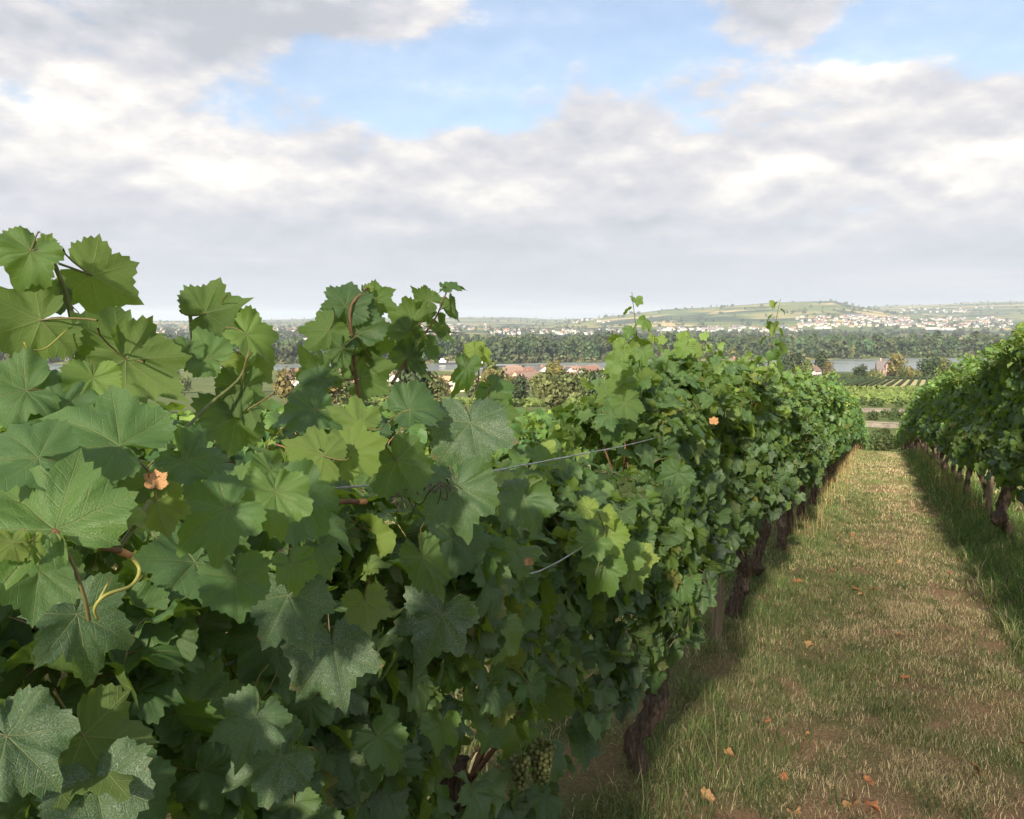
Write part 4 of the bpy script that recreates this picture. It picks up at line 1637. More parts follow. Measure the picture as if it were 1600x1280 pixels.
def lin(pts):
    xs, ys = zip(*pts)
    return lambda y: np.interp(y, xs, ys)


OBJ_LEAVES = {}


def build_row(key, X0, ys, y0, y1, top, bot, half, dens, seed, side_w, n_obj, lods, row_words, size=(0.10, 0.15), extra=None):
    """One vine row: a vine thing at each trunk with trunk, canes, leaves and a leafy mass."""
    r = np.random.default_rng(seed + 1000)
    parts = [row_leaves(X0, a, b, top, bot, half, d, seed + i, side_w, sz) for i, (a, b, d, sz) in enumerate(dens)]
    P, Rm, S, C, sgn, tsel = [np.concatenate(q) for q in zip(*parts)]
    stems = []
    E = []
    if extra:
        # stray shoots standing out of the top of the hedge, leaves alternating along them
        for q in range(int((min(y1, 40) - max(y0, 2.9)) * extra)):
            ys_ = r.uniform(max(y0, 2.9), min(y1, 40))
            L_ = r.uniform(0.10, 0.30) + (0.18 if r.random() < 0.18 else 0.0)
            x_, lx, ly = X0 + r.normal(0, 0.13), r.normal(0, 0.35), r.normal(0, 0.4)
            t0 = float(top(np.array(ys_)))
            m_ = int(L_ / 0.05) + 2
            stems.append((x_, ys_, t0 - 0.1, lx, ly, L_ + 0.1))
            for j in range(m_):
                t = (j + 1) / m_
                a_ = j * 2.4 + r.uniform(-0.5, 0.5)
                off = 0.06 * (1.1 - 0.6 * t)
                p_ = (x_ + lx * L_ * t + off * math.cos(a_), ys_ + ly * L_ * t + off * math.sin(a_), float(gz(ys_)) + t0 + L_ * t - 0.03)
                n_ = np.array([math.cos(a_) * 0.7, math.sin(a_) * 0.7, 0.8]) + r.normal(0, 0.35, 3)
                t_ = np.array([math.cos(a_), math.sin(a_), -0.9])
                E.append((p_, n_, t_, r.uniform(0.075, 0.12) * (1.05 - 0.55 * t), (min(1, 0.40 + 0.42 * t + r.normal(0, 0.06)), 0.04, 0.05)))
        EP, EN, ET = (np.array([e_[i_] for e_ in E]) for i_ in range(3))
        P = np.vstack([P, EP])
        Rm = np.concatenate([Rm, frames(EN, ET)])
        S = np.concatenate([S, [e_[3] for e_ in E]])
        C = np.vstack([C, [e_[4] for e_ in E]])
        sgn = np.concatenate([sgn, np.ones(len(E))])
        tsel = np.concatenate([tsel, np.ones(len(E), bool)])
    ys = np.array(ys)
    owner = np.argmin(np.abs(P[:, 1][:, None] - ys[None, :]), 1)
    px, py, dep = project(P)
    vines = []
    for i, yv in enumerate(ys):
        bz = float(gz(yv)) - 0.02
        e = empty('grapevine', (X0, float(yv), bz))
        vines.append(e)
        dist = math.hypot(X0, yv)
        near = dist < 15
        ix = np.nonzero(owner == i)[0]
        k = n_obj(yv)
        vis = ix[(dep[ix] > 0.15) & (px[ix] > -120) & (px[ix] < 1720) & (py[ix] < 1420)]
        # the leaves that show largest: those towards the camera's side and the top
        face = (P[vis, 0] - X0) * np.sign(-X0) + np.where(tsel[vis], 0.25, 0.0)
        score = S[vis] / dep[vis] * (0.35 + np.clip(face / 0.3, 0, 1.4))
        sel = vis[np.argsort(-score)[:k]]
        rest = np.setdiff1d(ix, sel)
        lo, lr = lods(yv)
        which = r.integers(0, len(LEAF_DATA[lo]), len(sel)) if len(sel) else []
        for w, q in zip(which, sel):
            o = link('leaf', LEAF_DATA[lo][w], e)
            m = np.eye(4)
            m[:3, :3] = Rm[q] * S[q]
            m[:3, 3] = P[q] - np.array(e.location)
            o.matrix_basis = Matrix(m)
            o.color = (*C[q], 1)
        if len(rest):
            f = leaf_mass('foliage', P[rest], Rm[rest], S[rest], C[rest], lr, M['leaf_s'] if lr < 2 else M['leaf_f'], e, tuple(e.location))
            tag(f, kind='stuff')
        # trunk
        lean = TRUNKS.get((key, round(float(yv), 2)))
        h = float(bot(yv)) + 0.3
        if lean is None:
            dx, dy = r.normal(0, 0.05), r.normal(0, 0.10)
            lean = [(0, 0, -0.1), (dx, dy * 0.6, h * 0.3), (-dx * 0.6, dy * 1.3, h * 0.62), (dx * 0.3, dy, h)]
            rad = r.uniform(0.034, 0.048)
        else:
            lean, rad = lean
        base = np.array(e.location)
        link('trunk', trunk_mesh(r, (0, 0, 0), lean, rad, dist < 20), e)
        if near:
            for j in range(6 if dist < 8 else 4):
                t = r.uniform(-0.55, 0.55)
                tp = float(top(yv + t))
                mb = MB()
                mb.tube(smooth_path([(0, 0, h - 0.1), (r.normal(0, 0.05), t * 0.7, h + 0.12), (r.normal(0, 0.09), t + r.normal(0, 0.08), (h + tp) / 2), (r.normal(0, 0.09), t * 1.1, tp - 0.06)], 12), np.linspace(0.008, 0.0035, 12), 6)
                mb.build('cane', M['cane'], e, True)
        for (x_, ys_, t0, lx, ly, L_) in stems:
            if near and int(np.argmin(np.abs(ys - ys_))) == i:
                mb = MB()
                b0 = np.array([x_ - X0, ys_ - yv, float(gz(ys_)) - bz + t0])
                mb.tube(smooth_path([b0, b0 + np.array([lx * L_ * 0.4, ly * L_ * 0.4, L_ * 0.5]), b0 + np.array([lx * L_, ly * L_, L_])], 7), np.linspace(0.0034, 0.0018, 7), 5)
                mb.build('shoot', M['shoot'], e, True)
        tag(e, f'grapevine of the {row_words}, {ORD[i]} trunk counted from the camera', 'grapevine', 'grapevines of the ' + row_words)
    return vines


# trunks measured in the photograph (offsets from the vine's base)
TRUNKS = {
    ('L', 3.2): ([(0.08, 0.02, -0.12), (0.08, 0.0, 0.10), (0.06, -0.03, 0.24), (0.13, 0.02, 0.34), (0.15, 0.07, 0.44), (0.13, 0.12, 0.58), (0.10, 0.10, 0.8), (0.05, 0.12, 1.0)], 0.036),
    ('L', 6.0): ([(0.02, 0.0, -0.1), (0.03, 0.05, 0.18), (0.09, 0.10, 0.40), (0.06, 0.02, 0.62), (0.03, 0.0, 0.95)], 0.045),
    ('L', 7.65): ([(0.0, 0.0, -0.1), (-0.02, -0.2, 0.2), (0.03, -0.15, 0.45), (0.0, 0, 0.85)], 0.045),
    ('L', 9.0): ([(0.02, 0.0, -0.1), (0.04, 0.1, 0.25), (0.02, 0.3, 0.55), (0.0, 0.3, 0.9)], 0.045),
    ('R', 11.9): ([(0.05, 0.1, -0.1), (-0.06, 0.0, 0.2), (-0.16, -0.1, 0.36), (-0.10, 0.05, 0.55), (0, 0, 0.9)], 0.055),
}


def tri(y, per, ph):
    return vn1(y / per + ph)


def vn1(t):
    return vnoise(np.asarray(t, float), np.zeros_like(np.asarray(t, float)) + 3.3)


def topL(y):
    y = np.asarray(y, float)
    b = np.interp(y, [-2, 0.3, 1.3, 2.5, 2.75, 3.1, 3.5, 4.2, 6, 8, 11, 18, 24, 34, 48, 66], [1.44, 1.47, 1.44, 1.40, 1.46, 1.66, 1.70, 1.80, 1.82, 1.86, 1.93, 2.05, 2.0, 1.85, 1.8, 1.8])
    return b + (fbm(y * 1.4, y * 0 + 1.7, 3) - 0.5) * np.where(y > 2.6, 0.42, 0.14) - sum(a_ * np.exp(-((y - m_) / 0.26) ** 2) for m_, a_ in ((4.6, 0.22), (6.85, 0.2), (8.35, 0.16), (9.7, 0.2), (11.2, 0.16), (12.8, 0.2), (14.4, 0.15), (16, 0.2), (19, 0.2), (22, 0.2)))


def botL(y):
    y = np.asarray(y, float)
    return np.interp(y, [-2, 1.5, 2.2, 2.75, 3.15, 4.5, 7, 12, 20, 66], [0.40, 0.42, 0.44, 0.50, 0.74, 0.80, 0.80, 0.74, 0.60, 0.55]) + (fbm(y * 2.1, y * 0 + 9.7, 3) - 0.5) * 0.28


def topR(y):
    y = np.asarray(y, float)
    return np.interp(y, [0, 8, 10, 12.6, 14.6, 18, 22, 30, 40, 66], [2.3, 2.40, 2.48, 2.52, 2.30, 2.55, 2.5, 2.5, 2.4, 2.2]) + (fbm(y * 1.2, y * 0 + 4.7, 3) - 0.5) * 0.8


def botR(y):
    y = np.asarray(y, float)
    return 0.92 + (fbm(y * 1.7, y * 0 + 2.2, 3) - 0.5) * 0.5


const = lambda v: (lambda y: np.full_like(np.asarray(y, float), v))
YL = [-1.2, 0.3, 1.8, 3.2, 6.0, 7.65, 9.0, 10.4, 12.0, 13.6] + [15.1 + 1.5 * i for i in range(33)]
YR = [4.4, 5.9, 7.4, 8.9, 10.4, 11.9, 13.2, 15.4, 17.5, 19.4, 21.2, 23.0] + [24.6 + 1.6 * i for i in range(25)]
VL = build_row('L', -0.95, YL, -2, 65, topL, botL, const(0.27), [(-2, 0.0, 300, (0.10, 0.15)), (0.0, 4.6, 1050, (0.06, 0.115)), (4.6, 14.4, 850, (0.075, 0.12)), (14.4, 34, 420, (0.11, 0.16)), (34, 65, 170, (0.16, 0.24))],
               11, (0.62, 0.16, 0.22), lambda y: 0 if y < -0.5 else (300 if y < 6.5 else (230 if y < 10 else (110 if y < 15 else 0))),
               lambda y: (0, 1) if y < 5 else ((1, 1) if y < 8 else (1, 2) if y < 16 else (2, 3)), 'row left of the path', extra=2.6)
VR = build_row('R', 1.65, YR, 3.5, 65, topR, botR, const(0.40), [(3.5, 8.6, 160, (0.12, 0.17)), (8.6, 16, 760, (0.09, 0.14)), (16, 34, 430, (0.11, 0.16)), (34, 65, 150, (0.16, 0.24))],
               23, (0.16, 0.62, 0.22), lambda y: 0 if y < 8 else (200 if y < 14 else (100 if y < 18 else 0)),
               lambda y: (1, 2) if y < 18 else (2, 3), 'row right of the path', extra=3.0)
V2 = build_row('M', -3.55, [0.6 + 1.6 * i for i in range(32)], 0, 52, lambda y: topL(y + 11) - 0.58, lambda y: botL(y + 5), const(0.32), [(0, 10, 240, (0.11, 0.16)), (10, 25, 220, (0.13, 0.18)), (25, 52, 130, (0.16, 0.24))],
               37, (0.55, 0.2, 0.25), lambda y: 0, lambda y: (2, 2) if y < 10 else (2, 3), 'second row to the left')
V3 = build_row('N', -6.15, [2 + 1.8 * i for i in range(24)], 1, 45, lambda y: topL(y + 19) - 0.6, lambda y: botL(y + 8), const(0.32), [(1, 45, 110, (0.17, 0.26))],
               51, (0.55, 0.2, 0.25), lambda y: 0, lambda y: (2, 3), 'third row to the left')
V4 = build_row('O', 4.25, [6 + 1.8 * i for i in range(22)], 5, 45, lambda y: topR(y) - 0.2, botR, const(0.34), [(5, 45, 110, (0.17, 0.26))],
               63, (0.2, 0.55, 0.25), lambda y: 0, lambda y: (2, 3), 'second row to the right')


# ------------------------------------------------------------------ leaves, shoots and wires of the near vines that the photograph shows singly
def on_plane(px, py, X):
    d = px_ray(px, py)
    return d * (X / d[0])


def vine_at(y):
    i = int(np.argmin(np.abs(np.array(YL) - y)))
    return VL[i]


def hero_leaf(px, py, w, tip, X=-0.60, tone=0.5, yel=0.03, res=0.2, under=False, lean=0.35, side=0.0, var=None, fore=1.0, mat=None):
    """px, py: petiole joint; w: width in the photograph; tip: direction of the tip in the picture plane (degrees, 90 = up)."""
    P = on_plane(px, py, X)
    dep = float(P @ CAM_F)
    s = w / FPX * dep / 1.08
    tc = -P / np.linalg.norm(P)
    T = math.cos(R(tip)) * CAM_R + math.sin(R(tip)) * CAM_U
    N = tc + lean * np.array([0, 0, 1.0]) + side * CAM_R
    if under:
        N = -N + 2 * lean * np.array([0, 0, 1.0]) * 0.3
    Rm = frames(N[None], T[None])[0]
    e = vine_at(P[1])
    i = random.randrange(len(LEAF_DATA[0])) if var is None else var % len(LEAF_DATA[0])
    o = link('leaf', LEAF_DATA[0][i], e)
    m = np.eye(4)
    Q = Rm * s
    Q[:, 0] *= fore
    m[:3, :3] = Q
    m[:3, 3] = P - np.array(e.location)
    o.matrix_basis = Matrix(m)
    o.color = (tone, yel * 0.6, res, 1)
    return o


def shoot(pts, X, r0=0.0035, r1=0.002, mat='shoot', name='shoot', n=14):
    P = np.array([on_plane(a, b, X if not hasattr(X, '__len__') else X[i]) for i, (a, b) in enumerate(pts)])
    P = smooth_path(P, n)
    e = vine_at(P[0][1])
    mb = MB()
    rad = np.linspace(r0, r1, n)
    mb.tube(P - np.array(e.location), rad, 7)
    return mb.build(name, M[mat], e, True), e


def build_heroes():
    H = hero_leaf
    # the tall shoot at the left edge
    shoot([(128, 600), (118, 530), (106, 470), (92, 430), (72, 385)], -0.80, 0.0036, 0.0024)
    shoot([(72, 385), (50, 392)], -0.80, 0.0016, 0.0012)
    shoot([(92, 412), (143, 430)], -0.80, 0.0014, 0.0012)
    shoot([(106, 545), (64, 500)], -0.80, 0.0018, 0.0014)
    H(143, 430, 118, -25, -0.80, 0.62, 0.10, 0.0, True, 0.1, 0.2, 3)
    H(48, 392, 95, -115, -0.80, 0.62, 0.05, 0.1, False, 0.3, -0.2, 5)
    H(64, 500, 140, -160, -0.80, 0.60, 0.08, 0.0, True, 0.15, 0.0, 8)
    H(88, 470, 70, 200, -0.82, 0.45, 0.05, 0.1, False, 0.9, 0.0, 9)
    H(197, 562, 132, -35, -0.74, 0.60, 0.10, 0.0, True, 0.3, 0.3, 11)
    H(188, 548, 120, 150, -0.76, 0.52, 0.06, 0.0, True, 0.6, -0.2, 2)
    H(145, 590, 78, -90, -0.70, 0.82, 0.04, 0.05, False, 0.25, 0.0, 6)
    H(72, 378, 26, 60, -0.80, 0.8, 0.15, 0.0, False, 0.5, 0.0, 7)
    H(60, 384, 20, 140, -0.80, 0.8, 0.15, 0.0, False, 0.5, 0.0, 1)
    H(40, 610, 120, -150, -0.72, 0.5, 0.04, 0.1, False, 0.6, 0.0, 4)
    H(95, 640, 110, 170, -0.70, 0.42, 0.03, 0.15, False, 0.7, 0.1, 10)
    # broad leaves on the near shoulder of the hedge
    H(187, 697, 168, 155, -0.58, 0.50, 0.02, 0.12, False, 0.9, 0.2, 12)
    H(60, 716, 140, 200, -0.56, 0.46, 0.02, 0.12, False, 1.0, 0.0, 13)
    H(86, 828, 215, 130, -0.52, 0.60, 0.02, 0.12, False, 0.75, -0.1, 14)
    H(355, 795, 132, -140, -0.56, 0.52, 0.02, 0.15, False, 0.5, 0.0, 15)
    H(430, 768, 112, -85, -0.55, 0.66, 0.05, 0.08, False, 0.45, 0.1, 16)
    H(460, 780, 120, -40, -0.60, 0.40, 0.02, 0.2, False, 0.5, 0.2, 17)
    H(367, 902, 100, -85, -0.58, 0.46, 0.02, 0.2, False, 0.35, 0.0, 18)
    H(290, 720, 110, -30, -0.62, 0.40, 0.02, 0.2, False, 0.7, 0.2, 0)
    H(243, 785, 85, -70, -0.56, 0.70, 0.25, 0.0, True, 0.4, 0.0, 19)
    H(225, 755, 70, 160, -0.57, 0.72, 0.22, 0.0, False, 0.6, 0.0, 20)
    H(190, 808, 62, -10, -0.53, 0.85, 0.22, 0.0, False, 1.1, 0.0, 21)
    H(158, 830, 46, -110, -0.52, 0.95, 0.12, 0.1, False, 0.3, 0.0, 2)
    H(170, 818, 24, 80, -0.52, 1.0, 0.12, 0.1, False, 0.3, 0.0, 5)
    H(52, 850, 60, -88, -0.51, 0.85, 0.25, 0.0, False, 0.2, 0.9, 7, 0.5)
    H(20, 850, 70, 190, -0.52, 0.75, 0.2, 0.0, True, 0.9, 0.0, 4, 0.7)
    H(60, 890, 120, -100, -0.58, 0.42, 0.03, 0.2, False, 0.2, 0.2, 3)
    H(455, 880, 70, -80, -0.57, 0.62, 0.03, 0.1, False, 0.4, 0.4, 9)
    H(500, 860, 60, -70, -0.58, 0.42, 0.03, 0.4, False, 0.4, 0.0, 11)
    H(450, 930, 130, -70, -0.62, 0.26, 0.03, 0.7, False, 0.4, 0.2, 12)
    H(520, 1010, 130, -80, -0.62, 0.24, 0.03, 0.9, False, 0.4, 0.0, 13)
    H(690, 960, 120, -110, -0.62, 0.22, 0.03, 1.0, False, 0.3, 0.0, 14)
    H(120, 960, 150, -80, -0.62, 0.20, 0.02, 0.5, False, 0.4, 0.2, 15)
    H(10, 1150, 170, -45, -0.60, 0.24, 0.04, 0.7, False, 0.5, 0.0, 16)
    H(130, 1150, 160, -60, -0.60, 0.40, 0.20, 0.2, True, 0.3, 0.1, 17)
    H(150, 1230, 150, -80, -0.57, 0.26, 0.04, 1.0, False, 0.7, 0.0, 18)
    H(440, 1180, 130, -140, -0.60, 0.30, 0.04, 0.8, False, 0.6, 0.0, 19)
    H(400, 1120, 110, -110, -0.60, 0.30, 0.04, 0.6, False, 0.5, 0.2, 20)
    H(690, 1130, 60, -100, -0.64, 0.62, 0.04, 0.1, False, 0.4, 0.0, 21)
    H(590, 1150, 80, -60, -0.62, 0.50, 0.04, 0.2, False, 0.5, 0.2, 1)
    H(570, 940, 75, -80, -0.58, 0.55, 0.30, 0.0, True, 0.2, 0.0, 8)
    H(660, 870, 100, -70, -0.60, 0.42, 0.06, 0.1, True, 0.2, 0.3, 10, 0.6)
    H(820, 780, 90, -120, -0.64, 0.36, 0.03, 0.5, False, 0.5, 0.0, 0)
    H(715, 760, 115, -80, -0.62, 0.30, 0.03, 0.5, False, 0.35, 0.0, 6)
    # leaves gathered at the middle of the hedge top
    H(505, 712, 95, 160, -0.62, 0.70, 0.10, 0.0, True, 0.9, 0.0, 3)
    H(545, 705, 90, 20, -0.62, 0.74, 0.05, 0.0, True, 0.7, 0.0, 2)
    H(560, 675, 90, 60, -0.66, 0.42, 0.03, 0.2, False, 0.7, 0.0, 5)
    H(560, 665, 85, 150, -0.66, 0.74, 0.03, 0.1, True, 0.8, 0.0, 7)
    H(735, 660, 125, -80, -0.66, 0.22, 0.02, 0.9, False, 0.5, 0.0, 13)
    H(620, 720, 105, -60, -0.64, 0.40, 0.04, 0.1, True, 0.4, 0.3, 18)
    H(640, 640, 90, 20, -0.72, 0.36, 0.02, 0.2, False, 0.9, 0.0, 9)
    H(490, 640, 90, -170, -0.72, 0.36, 0.02, 0.2, False, 0.7, 0.0, 1)
    # the upright shoot with the dark leaf cluster
    shoot([(565, 650), (556, 590), (551, 535), (548, 480), (575, 450)], -0.85, 0.0040, 0.0022, 'cane')
    shoot([(552, 585), (538, 545), (536, 520)], -0.85, 0.0030, 0.0020)
    shoot([(552, 593), (505, 592)], -0.85, 0.0016, 0.0012)
    shoot([(552, 575), (574, 545)], -0.85, 0.0016, 0.0012)
    H(552, 520, 96, 120, -0.85, 0.30, 0.05, 0.1, False, 0.4, 0.0, 10)
    H(540, 480, 78, 80, -0.86, 0.30, 0.06, 0.1, False, 0.3, 0.0, 8)
    H(515, 515, 70, -130, -0.86, 0.50, 0.06, 0.0, True, 0.2, -0.3, 15)
    H(535, 545, 60, -120, -0.84, 0.34, 0.02, 0.1, True, 0.3, 0.4, 16, 0.7)
    H(505, 592, 88, 140, -0.84, 0.36, 0.06, 0.0, True, 0.2, 0.5, 4, 0.7)
    H(500, 594, 60, -150, -0.83, 0.34, 0.02, 0.2, False, 0.6, 0.0, 12, 0.7)
    H(574, 546, 62, 60, -0.85, 0.45, 0.05, 0.0, True, 0.2, 0.4, 17)
    H(565, 590, 80, 20, -0.85, 0.48, 0.06, 0.0, True, 0.3, 0.0, 19)
    H(582, 468, 60, -20, -0.85, 0.44, 0.04, 0.0, True, 0.5, 0.3, 20)
    H(577, 452, 14, 90, -0.85, 0.9, 0.2, 0.0, False, 0.3, 0.0, 20)
    # the slanting shoot right of it
    shoot([(612, 600), (640, 555), (665, 520), (684, 490), (700, 450)], -0.85, 0.0030, 0.0016, 'cane')
    shoot([(668, 518), (712, 520)], -0.85, 0.0014, 0.0010)
    shoot([(640, 580), (660, 578)], -0.85, 0.0014, 0.0010)
    shoot([(690, 483), (703, 478)], -0.85, 0.0012, 0.0010)
    H(645, 500, 62, 160, -0.85, 0.50, 0.08, 0.0, True, 0.3, 0.0, 0)
    H(638, 520, 58, -140, -0.85, 0.50, 0.08, 0.0, True, 0.2, 0.0, 6)
    H(635, 560, 60, 90, -0.85, 0.44, 0.05, 0.0, True, 0.2, 0.3, 9)
    H(672, 470, 46, 150, -0.85, 0.42, 0.05, 0.0, True, 0.6, 0.0, 11, 0.8)
    H(700, 449, 40, 20, -0.85, 0.38, 0.03, 0.0, False, 1.2, 0.0, 14, 0.7)
    H(705, 475, 44, -60, -0.85, 0.42, 0.04, 0.0, True, 0.2, 0.6, 18, 0.55)
    H(688, 508, 52, -50, -0.85, 0.44, 0.05, 0.0, True, 0.2, 0.5, 21, 0.6)
    H(668, 540, 46, -60, -0.85, 0.32, 0.03, 0.1, False, 0.3, 0.4, 3, 0.7)
    H(650, 555, 60, -75, -0.84, 0.44, 0.06, 0.0, True, 0.2, 0.6, 5, 0.5)
    H(670, 495, 34, 60, -0.85, 0.4, 0.05, 0.0, True, 0.2, 0.5, 7, 0.6)
    # the pale young shoot tip
    shoot([(735, 630), (748, 590), (744, 548)], -0.82, 0.0022, 0.0014)
    H(742, 548, 36, 190, -0.82, 0.92, 0.08, 0.0, False, 0.6, 0.0, 1)
    H(750, 546, 40, -50, -0.82, 0.95, 0.12, 0.0, False, 0.3, 0.3, 16, 0.6)
    H(728, 575, 66, -110, -0.82, 0.48, 0.03, 0.0, False, 0.2, 0.4, 17, 0.6)
    H(770, 608, 60, -40, -0.82, 0.45, 0.03, 0.1, False, 0.4, 0.2, 19)
    H(768, 640, 70, -60, -0.80, 0.45, 0.06, 0.0, True, 0.2, 0.3, 20)
    # small shoot in front of the far town on the left
    shoot([(304, 560), (298, 500), (291, 465)], -0.82, 0.0032, 0.0020)
    H(291, 466, 20, 30, -0.82, 0.7, 0.2, 0.0, False, 0.5, 0.0, 4)
    H(289, 466, 18, 150, -0.82, 0.7, 0.2, 0.0, False, 0.5, 0.0, 8)
    H(320, 490, 92, 20, -0.80, 0.48, 0.08, 0.0, True, 0.6, 0.2, 12)
    H(345, 500, 70, -80, -0.80, 0.46, 0.06, 0.0, True, 0.3, 0.4, 13)
    H(385, 522, 86, -30, -0.72, 0.82, 0.04, 0.0, False, 0.6, 0.2, 15)
    H(385, 560, 76, -40, -0.74, 0.74, 0.22, 0.0, True, 0.3, 0.2, 18)
    H(325, 560, 82, 160, -0.72, 0.60, 0.02, 0.1, False, 0.7, 0.0, 10)
    H(380, 605, 100, -80, -0.70, 0.42, 0.06, 0.0, True, 0.2, 0.4, 2, 0.8)
    H(370, 650, 110, -150, -0.70, 0.42, 0.06, 0.0, True, 0.4, 0.2, 9)
    H(295, 545, 46, -100, -0.74, 0.55, 0.02, 0.1, False, 0.3, 0.0, 6)
    shoot([(280, 680), (330, 630), (375, 590), (390, 545)], -0.70, 0.0022, 0.0014)
    # shoot tips above the hedge farther along
    for (x0, y0, x1, y1, X) in ((962, 660, 974, 535, -0.9), (1062, 610, 1074, 525, -0.9)):
        shoot([(x0, y0), ((x0 + x1) / 2 - 4, (y0 + y1) / 2), (x1, y1)], X, 0.0035, 0.0022)
        for j in range(15):
            t = j / 14
            a = random.choice((-150, -30, -110, -70))
            H(x0 + (x1 - x0) * t + random.uniform(-20, 20) * (1.1 - t), y0 + (y1 - y0) * t + 5, 56 - 26 * t, a, X + random.uniform(-0.05, 0.12), 0.35 + 0.5 * t, 0.04, 0.1, random.random() < 0.3, 0.4, random.uniform(-0.4, 0.4))
    # pale spray of young leaves low on the hedge face
    shoot([(930, 900), (945, 840), (935, 800)], -0.62, 0.0022, 0.0014)
    for (x, y, w, a, tn) in ((920, 795, 38, 150, 0.95), (945, 803, 34, -60, 0.95), (950, 835, 56, -60, 0.88), (930, 845, 56, -130, 0.62), (1000, 868, 48, -70, 1.0), (975, 860, 62, -100, 0.7), (945, 885, 66, -120, 0.6), (985, 895, 50, -60, 0.85)):
        H(x, y, w, a, -0.62, tn, 0.10 if tn > 0.9 else 0.03, 0.05, False, 0.35, random.uniform(-0.2, 0.4))
    # loose cane and tendril hanging in front
    shoot([(82, 829), (135, 850), (190, 862), (200, 868)], [-0.52, -0.515, -0.51, -0.51], 0.0019, 0.0022, 'cane', 'cane')
    shoot([(188, 862), (203, 868)], -0.51, 0.0029, 0.0027, 'cutcane', 'cane', 4)
    shoot([(203, 868), (218, 890), (205, 915), (165, 930), (148, 950), (152, 968)], [-0.51, -0.505, -0.50, -0.50, -0.505, -0.51], 0.0016, 0.0011, 'tendril', 'tendril', 26)
    shoot([(152, 944), (165, 918), (174, 902)], -0.503, 0.0011, 0.0008, 'tendril', 'tendril', 10)
    shoot([(38, 535), (45, 545), (70, 545), (105, 515)], -0.78, 0.0010, 0.0008, 'tendril', 'tendril', 16)
    shoot([(235, 782), (205, 830), (185, 858)], -0.53, 0.0020, 0.0022, 'shoot', 'cane', 8)
    shoot([(500, 784), (540, 784), (568, 784)], -0.60, 0.0034, 0.0034, 'cane', 'cane', 6)
    shoot([(560, 784), (571, 784)], -0.599, 0.0037, 0.0037, 'cutcane', 'cane', 3)
    # scorched leaf edges
    for (x, y, w, a, X) in ((243, 756, 34, 90, -0.552), (826, 880, 14, 100, -0.63), (1115, 660, 14, 90, -0.66)):
        o = H(x, y, w, a, X, 0.5, 0.0, 0.0, False, 0.5)
        o.data = SCORCH
    # curl of dry tendrils round the wire
    r = np.random.default_rng(4)
    for j in range(9):
        x0 = 615 + j * 11
        y0 = 775 - j * 3
        pts = [(x0 + 9 * math.cos(t * 1.3 + j) * (0.4 + 0.1 * t), y0 + 10 * math.sin(t * 1.3 + j * 2) * (0.5 + 0.15 * t) + 3 * t) for t in range(7)]
        shoot(pts, [-0.62 + 0.012 * math.sin(t * 1.7 + j) for t in range(7)], 0.0012, 0.0008, 'dry_tendril', 'dry_tendril', 22)
    # grape bunches
    for (px, py, X, n, br, sd, sc) in ((846, 1164, -0.73, 90, 0.0070, 1, 0.95), (812, 1184, -0.74, 40, 0.0068, 5, 0.7), (1095, 868, -0.78, 80, 0.0080, 2, 1.1), (1150, 822, -0.78, 60, 0.0085, 3, 1.1), (1065, 885, -0.84, 60, 0.008, 6, 1.0)):
        P = on_plane(px, py, X)
        grape_bunch(vine_at(P[1]), P, n, br, sd, sc)


SCORCH = LEAF_DATA[0][3].copy()
SCORCH.materials.clear()
SCORCH.materials.append(M['deadtip'])
SCORCH.materials.append(M['deadtip'])
build_heroes()


